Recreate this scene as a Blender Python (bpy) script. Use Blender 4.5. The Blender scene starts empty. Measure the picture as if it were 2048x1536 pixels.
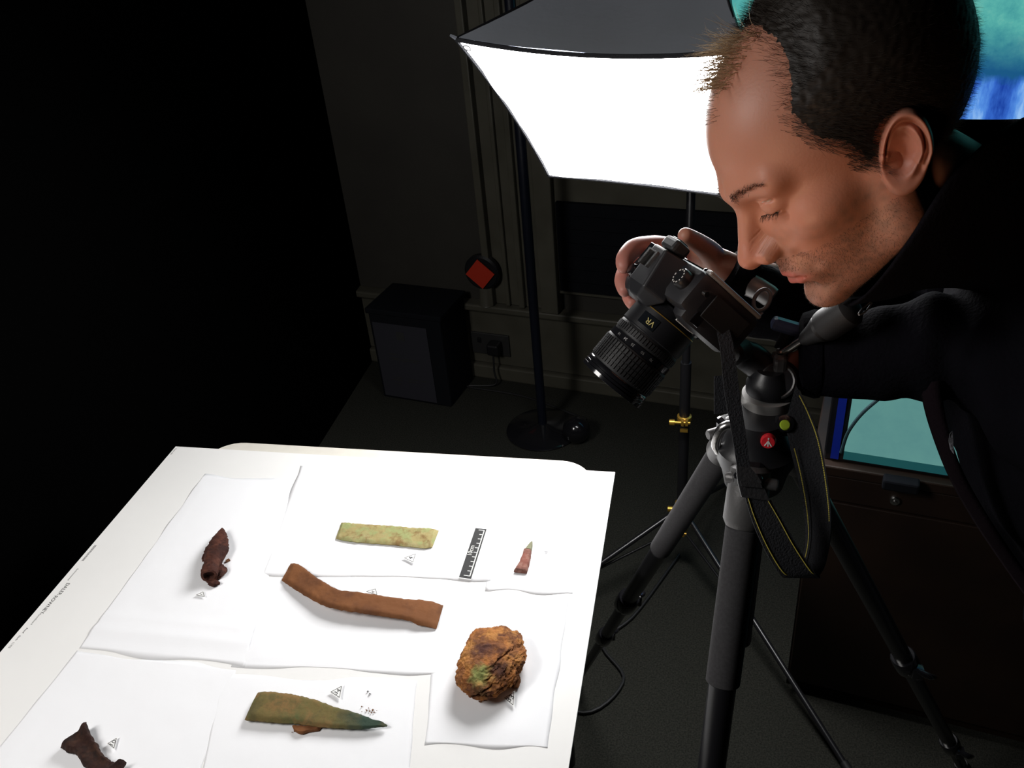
import bpy, bmesh, math, random
import numpy as np
from mathutils import Vector, Matrix, noise

random.seed(7); np.random.seed(7)
SC = bpy.context.scene
COL = SC.collection

# ------------------------------------------------------------------ camera
F_PX = 1742.0
RC = np.array([[0.97739892, -0.03749548, 0.20805153],
               [0.19492759, 0.540744, -0.81829039],
               [-0.08182042, 0.84035113, 0.5358315]])     # columns: image right, image up, back
u_, s_, v_ = np.linalg.svd(RC); RC = u_ @ v_
EYE = np.array([0, 0, 1.67])
cam_d = bpy.data.cameras.new('camera'); cam = bpy.data.objects.new('camera', cam_d); COL.objects.link(cam)
cam.matrix_world = Matrix.Translation(EYE) @ Matrix([list(r) for r in RC]).to_4x4()
cam_d.sensor_width = 36; cam_d.lens = F_PX / 2048 * 36; cam_d.clip_start = .02
SC.camera = cam

# ------------------------------------------------------------------ light and exposure
W = bpy.data.worlds.new('room_ambient'); SC.world = W; W.use_nodes = True
W.node_tree.nodes['Background'].inputs[0].default_value = (.9, .85, .8, 1)
W.node_tree.nodes['Background'].inputs[1].default_value = .008
SC.view_settings.view_transform = 'Standard'; SC.view_settings.look = 'None'
SC.view_settings.exposure = 0; SC.view_settings.gamma = 1; SC.view_settings.use_curve_mapping = False
SC.cycles.sample_clamp_indirect = 6; SC.cycles.use_denoising = True

SOFTBOX_GLOW = 24.0
def area(name, loc, target, size, power, color):
    d = bpy.data.lights.new(name, 'AREA'); d.shape = 'RECTANGLE'; d.size, d.size_y = size; d.energy = power; d.color = color
    o = bpy.data.objects.new(name, d); COL.objects.link(o); o.location = loc
    o.rotation_euler = (Vector(target) - Vector(loc)).to_track_quat('-Z', 'Y').to_euler()
    return o
area('second_softbox_light', (-1.15, .25, 1.75), (-.5, .85, .73), (.5, .5), 15, (1, .97, .94))
sd_ = bpy.data.lights.new('warm_bounce_fill', 'SPOT'); sd_.energy = 17; sd_.color = (1, .60, .36); sd_.spot_size = math.radians(17); sd_.spot_blend = .8; sd_.shadow_soft_size = .10  # unseen fill lamp added for the warm bounce on the face
so_ = bpy.data.objects.new('warm_bounce_fill', sd_); COL.objects.link(so_); so_.location = (-.30, -.20, 1.05)
so_.rotation_euler = (Vector((.10, .76, 1.385)) - so_.location).to_track_quat('-Z', 'Y').to_euler()

# ------------------------------------------------------------------ placing helpers
def ray(x, y):
    return RC @ np.array([x - 1024, -(y - 768), -F_PX]) / F_PX
def D(x, y, d):
    return Vector(EYE + ray(x, y) * d)
def U(x, y, z):
    r = ray(x, y); return Vector(EYE + r * ((z - EYE[2]) / r[2]))
def PL(x, y, p0, n):
    r = ray(x, y); n = np.array(n, float); return Vector(EYE + r * (((np.array(p0) - EYE) @ n) / (r @ n)))

# ------------------------------------------------------------------ materials
def mat(name, col, rough=.6, metal=0, spec=.5, col2=None, scale=20, bump=0, bscale=60, coat=0, emit=None, estr=0, trans=0, sub=0, ramp=(.35, .65), sheen=0, detail=6, bdist=.002):
    m = bpy.data.materials.new(name); m.use_nodes = True; nt = m.node_tree; b = nt.nodes['Principled BSDF']
    b.inputs['Base Color'].default_value = (*col, 1); b.inputs['Roughness'].default_value = rough
    b.inputs['Metallic'].default_value = metal; b.inputs['Specular IOR Level'].default_value = spec
    b.inputs['Coat Weight'].default_value = coat; b.inputs['Transmission Weight'].default_value = trans
    if sheen: b.inputs['Sheen Weight'].default_value = sheen
    if sub:
        b.inputs['Subsurface Weight'].default_value = sub; b.inputs['Subsurface Radius'].default_value = (1, .3, .15); b.inputs['Subsurface Scale'].default_value = .006
    if emit: b.inputs['Emission Color'].default_value = (*emit, 1); b.inputs['Emission Strength'].default_value = estr
    tc = nt.nodes.new('ShaderNodeTexCoord')
    if col2 is not None:
        n = nt.nodes.new('ShaderNodeTexNoise'); n.inputs['Scale'].default_value = scale; n.inputs['Detail'].default_value = detail
        r = nt.nodes.new('ShaderNodeValToRGB'); r.color_ramp.elements[0].color = (*col, 1); r.color_ramp.elements[1].color = (*col2, 1)
        r.color_ramp.elements[0].position, r.color_ramp.elements[1].position = ramp
        nt.links.new(tc.outputs['Object'], n.inputs['Vector']); nt.links.new(n.outputs[0], r.inputs[0]); nt.links.new(r.outputs[0], b.inputs['Base Color'])
    if bump:
        n = nt.nodes.new('ShaderNodeTexNoise'); n.inputs['Scale'].default_value = bscale; n.inputs['Detail'].default_value = 5
        bp = nt.nodes.new('ShaderNodeBump'); bp.inputs['Strength'].default_value = bump; bp.inputs['Distance'].default_value = bdist
        nt.links.new(tc.outputs['Object'], n.inputs['Vector']); nt.links.new(n.outputs[0], bp.inputs['Height']); nt.links.new(bp.outputs[0], b.inputs['Normal'])
    return m
def patch_mat(name, cols, scale=18, bump=.8, bscale=120, rough=.85, bdist=.0015):
    """several earth colours broken up by two noises"""
    m = mat(name, cols[0], rough=rough, bump=bump, bscale=bscale, bdist=bdist, spec=.25); nt = m.node_tree; b = nt.nodes['Principled BSDF']
    tc = nt.nodes.new('ShaderNodeTexCoord'); prev = None
    for i, c in enumerate(cols[1:]):
        n = nt.nodes.new('ShaderNodeTexNoise'); n.noise_dimensions = '4D'; n.inputs['W'].default_value = i * 3.7 + 1; n.inputs['Scale'].default_value = scale * (1 + .8 * i); n.inputs['Detail'].default_value = 8; n.inputs['Roughness'].default_value = .62
        r = nt.nodes.new('ShaderNodeValToRGB'); r.color_ramp.elements[0].position = .47; r.color_ramp.elements[1].position = .60
        mx = nt.nodes.new('ShaderNodeMix'); mx.data_type = 'RGBA'
        nt.links.new(tc.outputs['Object'], n.inputs['Vector']); nt.links.new(n.outputs[0], r.inputs[0]); nt.links.new(r.outputs[0], mx.inputs['Factor'])
        if prev is None: mx.inputs[6].default_value = (*cols[0], 1)
        else: nt.links.new(prev, mx.inputs[6])
        mx.inputs[7].default_value = (*c, 1); prev = mx.outputs[2]
    nt.links.new(prev, b.inputs['Base Color'])
    return m

M = dict(
    black=mat('black_plastic', (.012, .012, .014), .38, spec=.5, bump=.25, bscale=900, bdist=.0004),
    black_gloss=mat('black_gloss_plastic', (.01, .01, .012), .16, coat=.4),
    rubber=mat('black_rubber', (.014, .014, .015), .55, bump=.5, bscale=1400, bdist=.0004),
    body_black=mat('camera_black', (.017, .017, .02), .45, bump=.5, bscale=1500, bdist=.0003),
    steel=mat('steel', (.62, .61, .6), .25, metal=1),
    grey_metal=mat('grey_cast_metal', (.13, .127, .127), .45, metal=.5, bump=.15, bscale=300),
    silver=mat('silver_paint', (.36, .35, .34), .45, metal=.5),
    foam=mat('grey_foam', (.046, .044, .047), .9, bump=.6, bscale=1500, col2=(.034, .033, .035), scale=300, bdist=.0005),
    tube=mat('black_tube', (.012, .012, .014), .3, spec=.6),
    gold=mat('brass', (.75, .45, .08), .35, metal=.8),
    goldprint=mat('gold_print', (.75, .62, .22), .4),
    white_print=mat('white_print', (.75, .75, .72), .6),
    ink=mat('black_ink', (.03, .03, .03), .8),
    grey_ink=mat('grey_ink', (.2, .2, .2), .8),
    red=mat('red_badge', (.62, .02, .03), .35),
    tissue=mat('white_tissue', (.87, .875, .895), .9, spec=.1, bump=.35, bscale=9, bdist=.004),
    card=mat('white_card', (.85, .845, .83), .75, spec=.2, col2=(.83, .825, .81), scale=6),
    paper=mat('white_label_paper', (.88, .88, .87), .8),
    laminate=mat('cream_laminate', (.72, .69, .62), .45, col2=(.68, .65, .585), scale=40),
    carpet=mat('grey_green_carpet', (.028, .029, .025), .98, spec=.03, bump=1, bscale=500, col2=(.055, .055, .046), scale=260, bdist=.004),
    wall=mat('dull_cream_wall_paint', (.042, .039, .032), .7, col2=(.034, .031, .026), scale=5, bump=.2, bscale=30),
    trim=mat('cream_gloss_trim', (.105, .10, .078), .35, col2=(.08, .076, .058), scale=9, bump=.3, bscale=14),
    dark_wall=mat('near_black_wall', (.0015, .0015, .0015), 1, spec=0),
    blind=mat('black_blind', (.008, .009, .012), .85, spec=.1, bump=.2, bscale=50),
    shell=mat('flare_greyed_nylon', (.27, .295, .34), .55, bump=.4, bscale=14, bdist=.006, sheen=.2),  # black nylon lightened to blue grey; lens flare painted into the colour
    wood=mat('dark_brown_laminate', (.020, .009, .004), .55, col2=(.014, .006, .003), scale=12),
    jacket=mat('black_fleece', (.0048, .0045, .0065), .95, spec=.04, bump=.7, bscale=260, sheen=.0, bdist=.002),
    lining=mat('dark_purple_fleece', (.009, .0055, .0075), .97, spec=.05, bump=.6, bscale=220),
    trousers=mat('dark_trousers', (.012, .013, .018), .9, bump=.4, bscale=150),
    shoe=mat('black_leather', (.012, .011, .01), .4, bump=.3, bscale=90),
    hair=mat('dark_brown_hair', (.017, .013, .010), .55, spec=.3),
    webbing=mat('black_webbing', (.012, .013, .017), .85, bump=.8, bscale=500),
    leather=mat('black_strap_leather', (.03, .03, .032), .5, bump=.4, bscale=300),
    thread=mat('yellow_thread', (.62, .52, .08), .7),
    level=mat('green_level_fluid', (.45, .62, .05), .1, coat=1),
    bluegrey=mat('blue_grey_plastic', (.10, .15, .30), .3, coat=.3),
    bluestrip=mat('blue_bezel_reflection', (.01, .03, .40), .35),
    redcard=mat('red_card', (.62, .035, .012), .6),
    glass=mat('dark_glass', (.01, .012, .015), .06, coat=1),
    socket=mat('shade_dimmed_socket', (.035, .035, .035), .4),  # plate coloured dark to paint in the dim light on it
    brass_dark=mat('rust_crumb', (.16, .07, .03), .9),
    rust=patch_mat('brown_rusted_bronze', [(.17, .066, .024), (.22, .088, .032), (.12, .047, .02)], 10, bump=.5),
    verd=patch_mat('pale_green_patina', [(.33, .27, .115), (.37, .33, .16), (.22, .14, .055), (.29, .31, .13)], 26),
    blade=patch_mat('olive_green_patina', [(.15, .115, .040), (.10, .105, .038), (.20, .12, .045), (.11, .09, .035)], 22),
    spear=patch_mat('dark_maroon_corrosion', [(.055, .018, .012), (.10, .035, .022), (.035, .013, .01)], 40, bump=1, bscale=260),
    frag=patch_mat('dark_brown_corrosion', [(.030, .012, .009), (.055, .025, .016), (.022, .012, .01)], 40, bump=1, bscale=200),
    point=patch_mat('reddish_grey_patina', [(.22, .08, .06), (.16, .07, .055), (.26, .13, .10)], 60),
    pointtip=patch_mat('grey_green_patina', [(.22, .22, .14), (.18, .17, .11)], 60),
)
def screen_mat(name, stops, scale, strength, detail=10, vec=None):
    m = bpy.data.materials.new(name); m.use_nodes = True; nt = m.node_tree; nt.nodes.clear()
    out = nt.nodes.new('ShaderNodeOutputMaterial'); e = nt.nodes.new('ShaderNodeEmission'); e.inputs[1].default_value = strength
    tc = nt.nodes.new('ShaderNodeTexCoord'); n = nt.nodes.new('ShaderNodeTexNoise'); n.inputs['Scale'].default_value = scale; n.inputs['Detail'].default_value = detail; n.inputs['Roughness'].default_value = .65
    r = nt.nodes.new('ShaderNodeValToRGB')
    els = r.color_ramp.elements
    while len(els) < len(stops): els.new(.5)
    for el, (p, c) in zip(els, stops): el.position = p; el.color = (*c, 1)
    nt.links.new(tc.outputs['Object'], n.inputs['Vector']); nt.links.new(n.outputs[0], r.inputs[0]); nt.links.new(r.outputs[0], e.inputs[0]); nt.links.new(e.outputs[0], out.inputs[0])
    return m

# ------------------------------------------------------------------ mesh helpers
class MB:
    def __init__(s): s.v = []; s.f = []
    def add(s, vs, fs):
        o = len(s.v); s.v += [tuple(v) for v in vs]; s.f += [tuple(i + o for i in f) for f in fs]; return s
    def box(s, c, size, rot=None, bev=0):
        c = Vector(c); hx, hy, hz = [a / 2 for a in size]
        bm = bmesh.new(); bmesh.ops.create_cube(bm, size=1)
        for v in bm.verts: v.co = Vector((v.co.x * 2 * hx, v.co.y * 2 * hy, v.co.z * 2 * hz))
        if bev: bmesh.ops.bevel(bm, geom=bm.edges[:], offset=bev, segments=2, affect='EDGES', profile=.5)
        R = rot if rot is not None else Matrix.Identity(3)
        bm.verts.index_update()
        s.add([c + R @ v.co for v in bm.verts], [[v.index for v in f.verts] for f in bm.faces]); bm.free(); return s
    def tube(s, pts, rad, n=12, cap=True, flat=None):
        """tube along a path; rad number or list; flat=(vector, factor) squashes"""
        pts = [Vector(p) for p in pts]; rad = rad if isinstance(rad, (list, tuple)) else [rad] * len(pts)
        vs = []; prev = None
        for i, p in enumerate(pts):
            d = (pts[min(i + 1, len(pts) - 1)] - pts[max(i - 1, 0)])
            d = d.normalized() if d.length > 1e-9 else Vector((0, 0, 1))
            if prev is None:
                a = Vector((0, 0, 1)) if abs(d.z) < .9 else Vector((1, 0, 0)); x = d.cross(a).normalized()
            else: x = (prev - d * prev.dot(d)).normalized()
            prev = x; y = d.cross(x)
            for k in range(n):
                t = 2 * math.pi * k / n; off = (x * math.cos(t) + y * math.sin(t)) * rad[i]
                if flat: off -= flat[0] * off.dot(flat[0]) * (1 - flat[1])
                vs.append(p + off)
        fs = [[i * n + k, i * n + (k + 1) % n, (i + 1) * n + (k + 1) % n, (i + 1) * n + k] for i in range(len(pts) - 1) for k in range(n)]
        if cap: fs += [list(range(n))[::-1], [(len(pts) - 1) * n + k for k in range(n)]]
        return s.add(vs, fs)
    def lathe(s, a, b, prof, n=32):
        """prof: (t along a->b in metres, radius)"""
        a = Vector(a); d = (Vector(b) - a).normalized(); h = Vector((0, 0, 1)) if abs(d.z) < .9 else Vector((1, 0, 0))
        x = d.cross(h).normalized(); y = d.cross(x); vs = []
        for t, r in prof:
            for k in range(n):
                q = 2 * math.pi * k / n; vs.append(a + d * t + (x * math.cos(q) + y * math.sin(q)) * r)
        m = len(prof)
        fs = [[i * n + k, i * n + (k + 1) % n, (i + 1) * n + (k + 1) % n, (i + 1) * n + k] for i in range(m - 1) for k in range(n)]
        fs += [list(range(n))[::-1], [(m - 1) * n + k for k in range(n)]]
        return s.add(vs, fs)
    def prism(s, poly, z0, z1):
        n = len(poly); s.add([(x, y, z0) for x, y in poly] + [(x, y, z1) for x, y in poly],
                             [[(i), (i + 1) % n, n + (i + 1) % n, n + i] for i in range(n)] + [list(range(n))[::-1], [n + i for i in range(n)]]); return s
    def slab(s, pts, nrm, th):
        """thin plate: polygon of 3D points pushed by th along nrm"""
        nrm = Vector(nrm).normalized(); pts = [Vector(p) for p in pts]; n = len(pts)
        return s.add(pts + [p + nrm * th for p in pts], [[i, (i + 1) % n, n + (i + 1) % n, n + i] for i in range(n)] + [list(range(n))[::-1], [n + i for i in range(n)]])
    def build(s, name, m, parent=None, smooth=False, label=None, M4=None):
        me = bpy.data.meshes.new(name)
        off = Vector((0, 0, 0))
        vs = s.v
        if M4 is not None: inv = M4; vs = [inv @ Vector(v) for v in vs]
        if parent is not None and parent.get('_o') is not None and M4 is None:
            off = Vector(parent['_o']); vs = [Vector(v) - off for v in vs]
        me.from_pydata([tuple(v) for v in vs], [], s.f); me.update()
        bm = bmesh.new(); bm.from_mesh(me); bmesh.ops.recalc_face_normals(bm, faces=bm.faces[:]); bm.to_mesh(me); bm.free()
        if smooth:
            me.polygons.foreach_set('use_smooth', [True] * len(me.polygons))
            if smooth != 'all':
                try: me.set_sharp_from_angle(angle=math.radians(40))
                except Exception: pass
        me.materials.append(m)
        o = bpy.data.objects.new(name, me); COL.objects.link(o)
        if parent is not None: o.parent = parent; o['_o'] = tuple(parent.get('_o') or (0, 0, 0))
        else: o['_o'] = (0.0, 0.0, 0.0)
        if label: o['label'] = label
        return o
def thing(name, label, cat, loc=(0, 0, 0), group=None, matrix=None):
    o = bpy.data.objects.new(name, None); COL.objects.link(o); o.empty_display_size = .05
    o['label'] = label; o['category'] = cat
    if group: o['group'] = group
    if matrix is not None: o.matrix_world = matrix; o['_o'] = (0.0, 0.0, 0.0)
    else: o.location = loc; o['_o'] = tuple(loc)
    return o
def tag(o, label, cat, group=None, kind=None):
    o['label'] = label; o['category'] = cat
    if group: o['group'] = group
    if kind: o['kind'] = kind
    return o
def structure(o, label=None):
    o['kind'] = 'structure'
    if label: o['label'] = label
    return o
def spline(pts, n):
    """Catmull-Rom through tuples"""
    P = np.array([tuple(p) for p in pts], float); P = np.vstack([2 * P[0] - P[1], P, 2 * P[-1] - P[-2]]); out = []
    segs = len(P) - 3
    for k in range(n):
        t = k / (n - 1) * segs; i = min(int(t), segs - 1); t -= i
        a, b, c, d = P[i:i + 4]
        out.append(.5 * ((2 * b) + (c - a) * t + (2 * a - 5 * b + 4 * c - d) * t * t + (3 * b - a - 3 * c + d) * t ** 3))
    return [tuple(q) for q in out]
def nz(v, s, k=0): return noise.noise(Vector((v[0] * s + k * 7.1, v[1] * s + k * 3.3, v[2] * s)))
def text(body, size, loc, rot, m, parent=None, name='lettering', ext=.0002, align='CENTER', label=None):
    c = bpy.data.curves.new(name, 'FONT'); c.body = body; c.size = size; c.extrude = ext; c.align_x = align; c.align_y = 'CENTER'; c.resolution_u = 3
    t = bpy.data.objects.new(name, c); COL.objects.link(t); dg = bpy.context.evaluated_depsgraph_get()
    me = bpy.data.meshes.new_from_object(t.evaluated_get(dg)); bpy.data.objects.remove(t)
    o = bpy.data.objects.new(name, me); COL.objects.link(o); me.materials.clear(); me.materials.append(m)
    if parent is not None: o.parent = parent; loc = Vector(loc) - Vector(parent.get('_o') or (0, 0, 0))
    o.matrix_local = Matrix.Translation(loc) @ (rot.to_4x4() if isinstance(rot, Matrix) else Matrix.Rotation(rot, 4, 'Z'))
    if label: o['label'] = label
    return o

# ================================================================== ROOM
# the back wall runs y + .189 x = const ; floor z = 0
WN = Vector((.1857, .9826, 0)); WT = Vector((.9826, -.1857, 0))          # wall normal (away from us) and direction to the right
WP = Vector((-.80, 2.62, 0))
def onwall(s, out, z): return WP + WT * s - WN * out + Vector((0, 0, z))
WROT = Matrix((WT, WN, Vector((0, 0, 1)))).transposed()
def wallbox(mb, s0, s1, o0, o1, z0, z1, bev=0):
    c = onwall((s0 + s1) / 2, (o0 + o1) / 2, (z0 + z1) / 2); return mb.box(c, (s1 - s0, abs(o1 - o0), z1 - z0), WROT, bev)
XL, XR, YF = -1.22, 2.1, -1.2
structure(MB().box((.33, .75, -.02), (3.6, 4.3, .04)).build('floor', M['carpet']), 'short grey green carpet')
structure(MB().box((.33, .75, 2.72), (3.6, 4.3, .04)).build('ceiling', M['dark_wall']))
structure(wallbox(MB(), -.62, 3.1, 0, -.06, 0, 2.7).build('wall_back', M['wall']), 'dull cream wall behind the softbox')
structure(MB().box((XL - .03, .75, 1.35), (.06, 4.3, 2.7)).build('wall_left', M['dark_wall']))  # wall coloured near black to paint in the dark left background
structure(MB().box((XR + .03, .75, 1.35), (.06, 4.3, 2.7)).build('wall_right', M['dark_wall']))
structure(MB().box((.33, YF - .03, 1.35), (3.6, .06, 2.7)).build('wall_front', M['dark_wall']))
# lower panel of the wall with a ledge along the top and a moulded foot
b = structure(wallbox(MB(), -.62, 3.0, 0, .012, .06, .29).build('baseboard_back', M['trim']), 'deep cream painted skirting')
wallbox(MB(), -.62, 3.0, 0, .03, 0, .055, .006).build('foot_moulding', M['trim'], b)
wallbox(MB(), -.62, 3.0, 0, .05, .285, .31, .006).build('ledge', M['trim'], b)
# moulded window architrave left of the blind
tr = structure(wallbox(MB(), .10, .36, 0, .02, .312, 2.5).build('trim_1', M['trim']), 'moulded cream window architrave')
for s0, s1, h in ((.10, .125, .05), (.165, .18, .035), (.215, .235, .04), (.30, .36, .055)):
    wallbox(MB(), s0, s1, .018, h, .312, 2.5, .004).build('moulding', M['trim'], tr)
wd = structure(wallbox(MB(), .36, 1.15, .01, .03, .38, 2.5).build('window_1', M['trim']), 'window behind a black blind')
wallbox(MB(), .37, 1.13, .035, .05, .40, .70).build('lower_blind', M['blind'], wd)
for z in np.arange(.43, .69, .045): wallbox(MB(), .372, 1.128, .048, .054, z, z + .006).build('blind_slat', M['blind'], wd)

# ------------------------------------------------------------------ table
TZ = .727
zt = TZ - .004
def rrect(x0, y0, x1, y1, r, n=8):
    pts = []
    for cx, cy, a in ((x1 - r, y1 - r, 0), (x0 + r, y1 - r, 90), (x0 + r, y0 + r, 180), (x1 - r, y0 + r, 270)):
        for k in range(n + 1):
            t = math.radians(a + 90 * k / n); pts.append((cx + r * math.cos(t), cy + r * math.sin(t)))
    return pts
tb = thing('work_table', 'cream laminate table with rounded corners under the white board', 'table', (-.55, .82, 0))
MB().prism(rrect(-.90, .30, -.17, 1.205, .06), zt - .028, zt).build('tabletop', M['laminate'], tb)
for x, y in ((-.84, .36), (-.24, .36), (-.84, 1.1), (-.24, 1.1)):
    MB().tube([(x, y, 0), (x, y, zt - .028)], .018, 14).build('leg', M['tube'], tb, True)
MB().box((-.54, 1.13, zt - .055), (.6, .02, .05)).build('apron', M['tube'], tb)

# ------------------------------------------------------------------ mounting board
bd = thing('mounting_board', 'large white mounting board with small print along its left edge, lying on the table', 'board', (-.55, .8, TZ))
bx0, bx1, by1, by0 = -1.0325 * .943, -.1405 * .943, 1.2478 * .943, .36
MB().box(((bx0 + bx1) / 2, (by0 + by1) / 2, TZ - .002), (bx1 - bx0, by1 - by0, .004)).build('card', M['card'], bd)
def print_at(px, py, s, size, m, off=0):
    p = U(px, py, TZ); return text(s, size, (p.x, p.y, TZ + .0001), -math.pi / 2, m, bd, 'printed_text', .00008)
print_at(127, 1178, 'DALER', .0085, M['ink'])
print_at(98, 1209, 'ROWNEY', .0085, M['ink'])
print_at(146, 1149, 'Environmental', .0045, M['grey_ink'])
print_at(72, 1238, 'Mountboard', .0045, M['grey_ink'])
print_at(50, 1261, 'Proof', .0045, M['ink'])
print_at(36, 1276, 'Black', .0045, M['grey_ink'])
print_at(23, 1290, '11/02', .005, M['grey_ink'])
print_at(178, 1106, 'I0II0II9IIA9I00II', .0060, M['ink'])
print_at(347, 903, 'Front side', .0048, M['grey_ink'])

# tissue sheets
def sheet(pix, label, seed, z0, fold=None):
    """crumpled tissue laid inside a pixel quadrilateral on the board"""
    q = [U(x, y, TZ) for x, y in pix]; nx, ny = 46, 46; mb = MB(); vs = []
    for j in range(ny + 1):
        for i in range(nx + 1):
            u, v = i / nx, j / ny
            p = (q[0] * (1 - u) + q[1] * u) * (1 - v) + (q[3] * (1 - u) + q[2] * u) * v
            wob = .0035 * math.sin(9 * u + seed) + .003 * nz(p, 22, seed)
            if i in (0, nx): p = p + Vector((wob, 0, 0))
            if j in (0, ny): p = p + Vector((0, wob, 0))
            ed = min(u, 1 - u, v, 1 - v)
            h = .0016 * abs(nz(p, 9, seed)) + .0009 * (1 + nz(p, 28, seed + 1)) + .0022 * max(0, nz(p, 5, seed + 2)) * (1 if ed < .12 else .25)
            h *= min(1, .12 + ed * 9)
            if fold: h = h; h += .005 * math.exp(-((v - fold) / .018) ** 2) + .0035 * math.exp(-((v - fold + .06) / .02) ** 2)
            vs.append((p.x, p.y, z0 + h * .42))
    o = len(vs); vs += [(a, b_, c - .0001) for a, b_, c in vs]; w = nx + 1
    fs = [[j * w + i, j * w + i + 1, (j + 1) * w + i + 1, (j + 1) * w + i] for j in range(ny) for i in range(nx)]
    fs += [[o + k for k in f[::-1]] for f in fs]
    rim = [i for i in range(w)] + [j * w + nx for j in range(1, ny + 1)] + [ny * w + i for i in range(nx - 1, -1, -1)] + [j * w for j in range(ny - 1, 0, -1)]
    fs += [[rim[k], o + rim[k], o + rim[(k + 1) % len(rim)], rim[(k + 1) % len(rim)]] for k in range(len(rim))]
    mb.add(vs, fs); ob = mb.build('tissue_sheet', M['tissue'], None, 'all')
    return tag(ob, label, 'tissue paper', 'tissue sheets on the white board')
sheet([(405, 950), (588, 962), (492, 1334), (152, 1300)], 'folded white tissue sheet under the spearhead on the left of the board', 1, TZ + .0003, .90)
sheet([(150, 1303), (478, 1338), (385, 1600), (-60, 1560)], 'white tissue sheet under the dark fragment at the lower left', 2, TZ + .00012)
sheet([(600, 932), (998, 938), (985, 1160), (520, 1150)], 'white tissue sheet under the pale green metal strip', 3, TZ + .0002)
sheet([(520, 1152), (900, 1162), (880, 1350), (470, 1330)], 'white tissue sheet under the curved brown strap', 4, TZ + .00012)
sheet([(1002, 950), (1160, 960), (1140, 1190), (975, 1180)], 'white tissue sheet under the small metal point', 5, TZ + .00012)
sheet([(880, 1190), (1135, 1200), (1090, 1500), (850, 1490)], 'white tissue sheet under the orange brown lump', 6, TZ + .0002)
sheet([(440, 1352), (835, 1362), (820, 1580), (395, 1570)], 'white tissue sheet under the tapering green blade', 7, TZ + .0002)
AZ = TZ + .0018      # what the finds rest on

# ------------------------------------------------------------------ finds
def find(name, A, B, label, cat, m, th=.004, lift=None, rag=.0012, n=90, k=14, seed=0, nose=.0006, prof=None, extra=None, parent=None):
    """solid lofted between two pixel edge lines on the board: top and bottom skins with ragged rims"""
    za = AZ + (0 if lift is None else .0)
    ea = spline([tuple(U(x, y, AZ + th * .7)) for x, y in A], n); eb = spline([tuple(U(x, y, AZ + th * .7)) for x, y in B], n)
    top = []; bot = []
    for i in range(n):
        t = i / (n - 1); a, b_ = Vector(ea[i]), Vector(eb[i]); dz = lift(t) if lift else 0
        ra = nz(a, 160, seed) * rag + nz(a, 420, seed) * rag * .5; rb = nz(b_, 160, seed + 1) * rag + nz(b_, 420, seed) * rag * .5
        d = (b_ - a); d = d.normalized() if d.length > 1e-6 else Vector((1, 0, 0))
        a = a - d * ra; b_ = b_ + d * rb
        for j in range(k + 1):
            u = j / k; p = a.lerp(b_, u); e = math.sin(math.pi * u)
            e0 = min(1, (e * 2.2)) ** .5
            tcap = min(1, min(t, 1 - t) * 14 + .25)
            h = th * (.45 + .55 * e0) * tcap * (prof(t, u) if prof else 1) + nose * nz(p, 230, seed + 2) + nose * 1.4 * nz(p, 70, seed + 3)
            if extra: dz2 = extra(t, u)
            else: dz2 = 0
            top.append((p.x, p.y, AZ + dz + dz2 + max(h, .0006))); bot.append((p.x, p.y, AZ + dz + dz2 * .9 + (.0 if e > .25 else (.25 - e) * th * .6)))
    w = k + 1; o = len(top); vs = top + bot
    fs = [[i * w + j, i * w + j + 1, (i + 1) * w + j + 1, (i + 1) * w + j] for i in range(n - 1) for j in range(k)]
    fs += [[o + q for q in f[::-1]] for f in fs]
    rim = [j for j in range(w)] + [i * w + k for i in range(1, n)] + [(n - 1) * w + j for j in range(k - 1, -1, -1)] + [i * w for i in range(n - 2, 0, -1)]
    fs += [[rim[q], o + rim[q], o + rim[(q + 1) % len(rim)], rim[(q + 1) % len(rim)]] for q in range(len(rim))]
    ob = MB().add(vs, fs).build(name, m, parent, True)
    return tag(ob, label, cat) if parent is None else ob
find('metal_strip', [(682, 1044), (700, 1045), (740, 1048), (780, 1050), (820, 1054), (855, 1055), (877, 1059)],
     [(671, 1075), (690, 1080), (730, 1084), (780, 1088), (820, 1092), (848, 1095), (864, 1092)],
     'pale green corroded straight metal strip lying on tissue', 'metal strip', M['verd'], th=.0045, seed=11)
strap = find('metal_strap', [(581, 1124), (600, 1132), (625, 1153), (650, 1172), (680, 1188), (715, 1193), (760, 1198), (810, 1203), (850, 1203), (886, 1207)],
     [(562, 1158), (590, 1180), (620, 1201), (650, 1218), (680, 1227), (720, 1233), (760, 1238), (810, 1244), (838, 1250), (872, 1255)],
     'long brown metal strap bent near its left end', 'metal strap', M['rust'], th=.006, seed=21, rag=.0016,
     lift=lambda t: .011 * math.sin(math.pi * min(1, max(0, t)))**1.0)
def bladeprof(t, u): return 1.25 - .55 * t
blade = thing('bronze_blade', 'olive green blade tapering to a dark green point on the right', 'blade', tuple(U(620, 1425, TZ)))
find('blade_plate', [(516, 1386), (550, 1387), (590, 1392), (630, 1402), (670, 1416), (705, 1425), (740, 1438), (775, 1450)],
     [(489, 1441), (520, 1444), (560, 1447), (600, 1450), (640, 1455), (680, 1458), (725, 1459), (774, 1453)], '', '', M['blade'], th=.006, seed=31, prof=bladeprof, parent=blade, lift=lambda t: .004)
find('soil_clod', [(583, 1449), (600, 1450), (625, 1452), (641, 1453)], [(588, 1460), (600, 1466), (620, 1461), (636, 1460)], '', '', M['rust'], th=.005, seed=36, n=24, k=8, parent=blade)
mt = thing('metal_point', 'small red brown pointed metal piece near the right edge of the board', 'metal point', tuple(U(1045, 1120, TZ)))
find('shaft', [(1048, 1096), (1044, 1108), (1036, 1126), (1027, 1140)], [(1063, 1099), (1061, 1112), (1058, 1128), (1053, 1143)], '', '', M['point'], th=.007, seed=41, n=40, k=10, rag=.0006, parent=mt)
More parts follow.
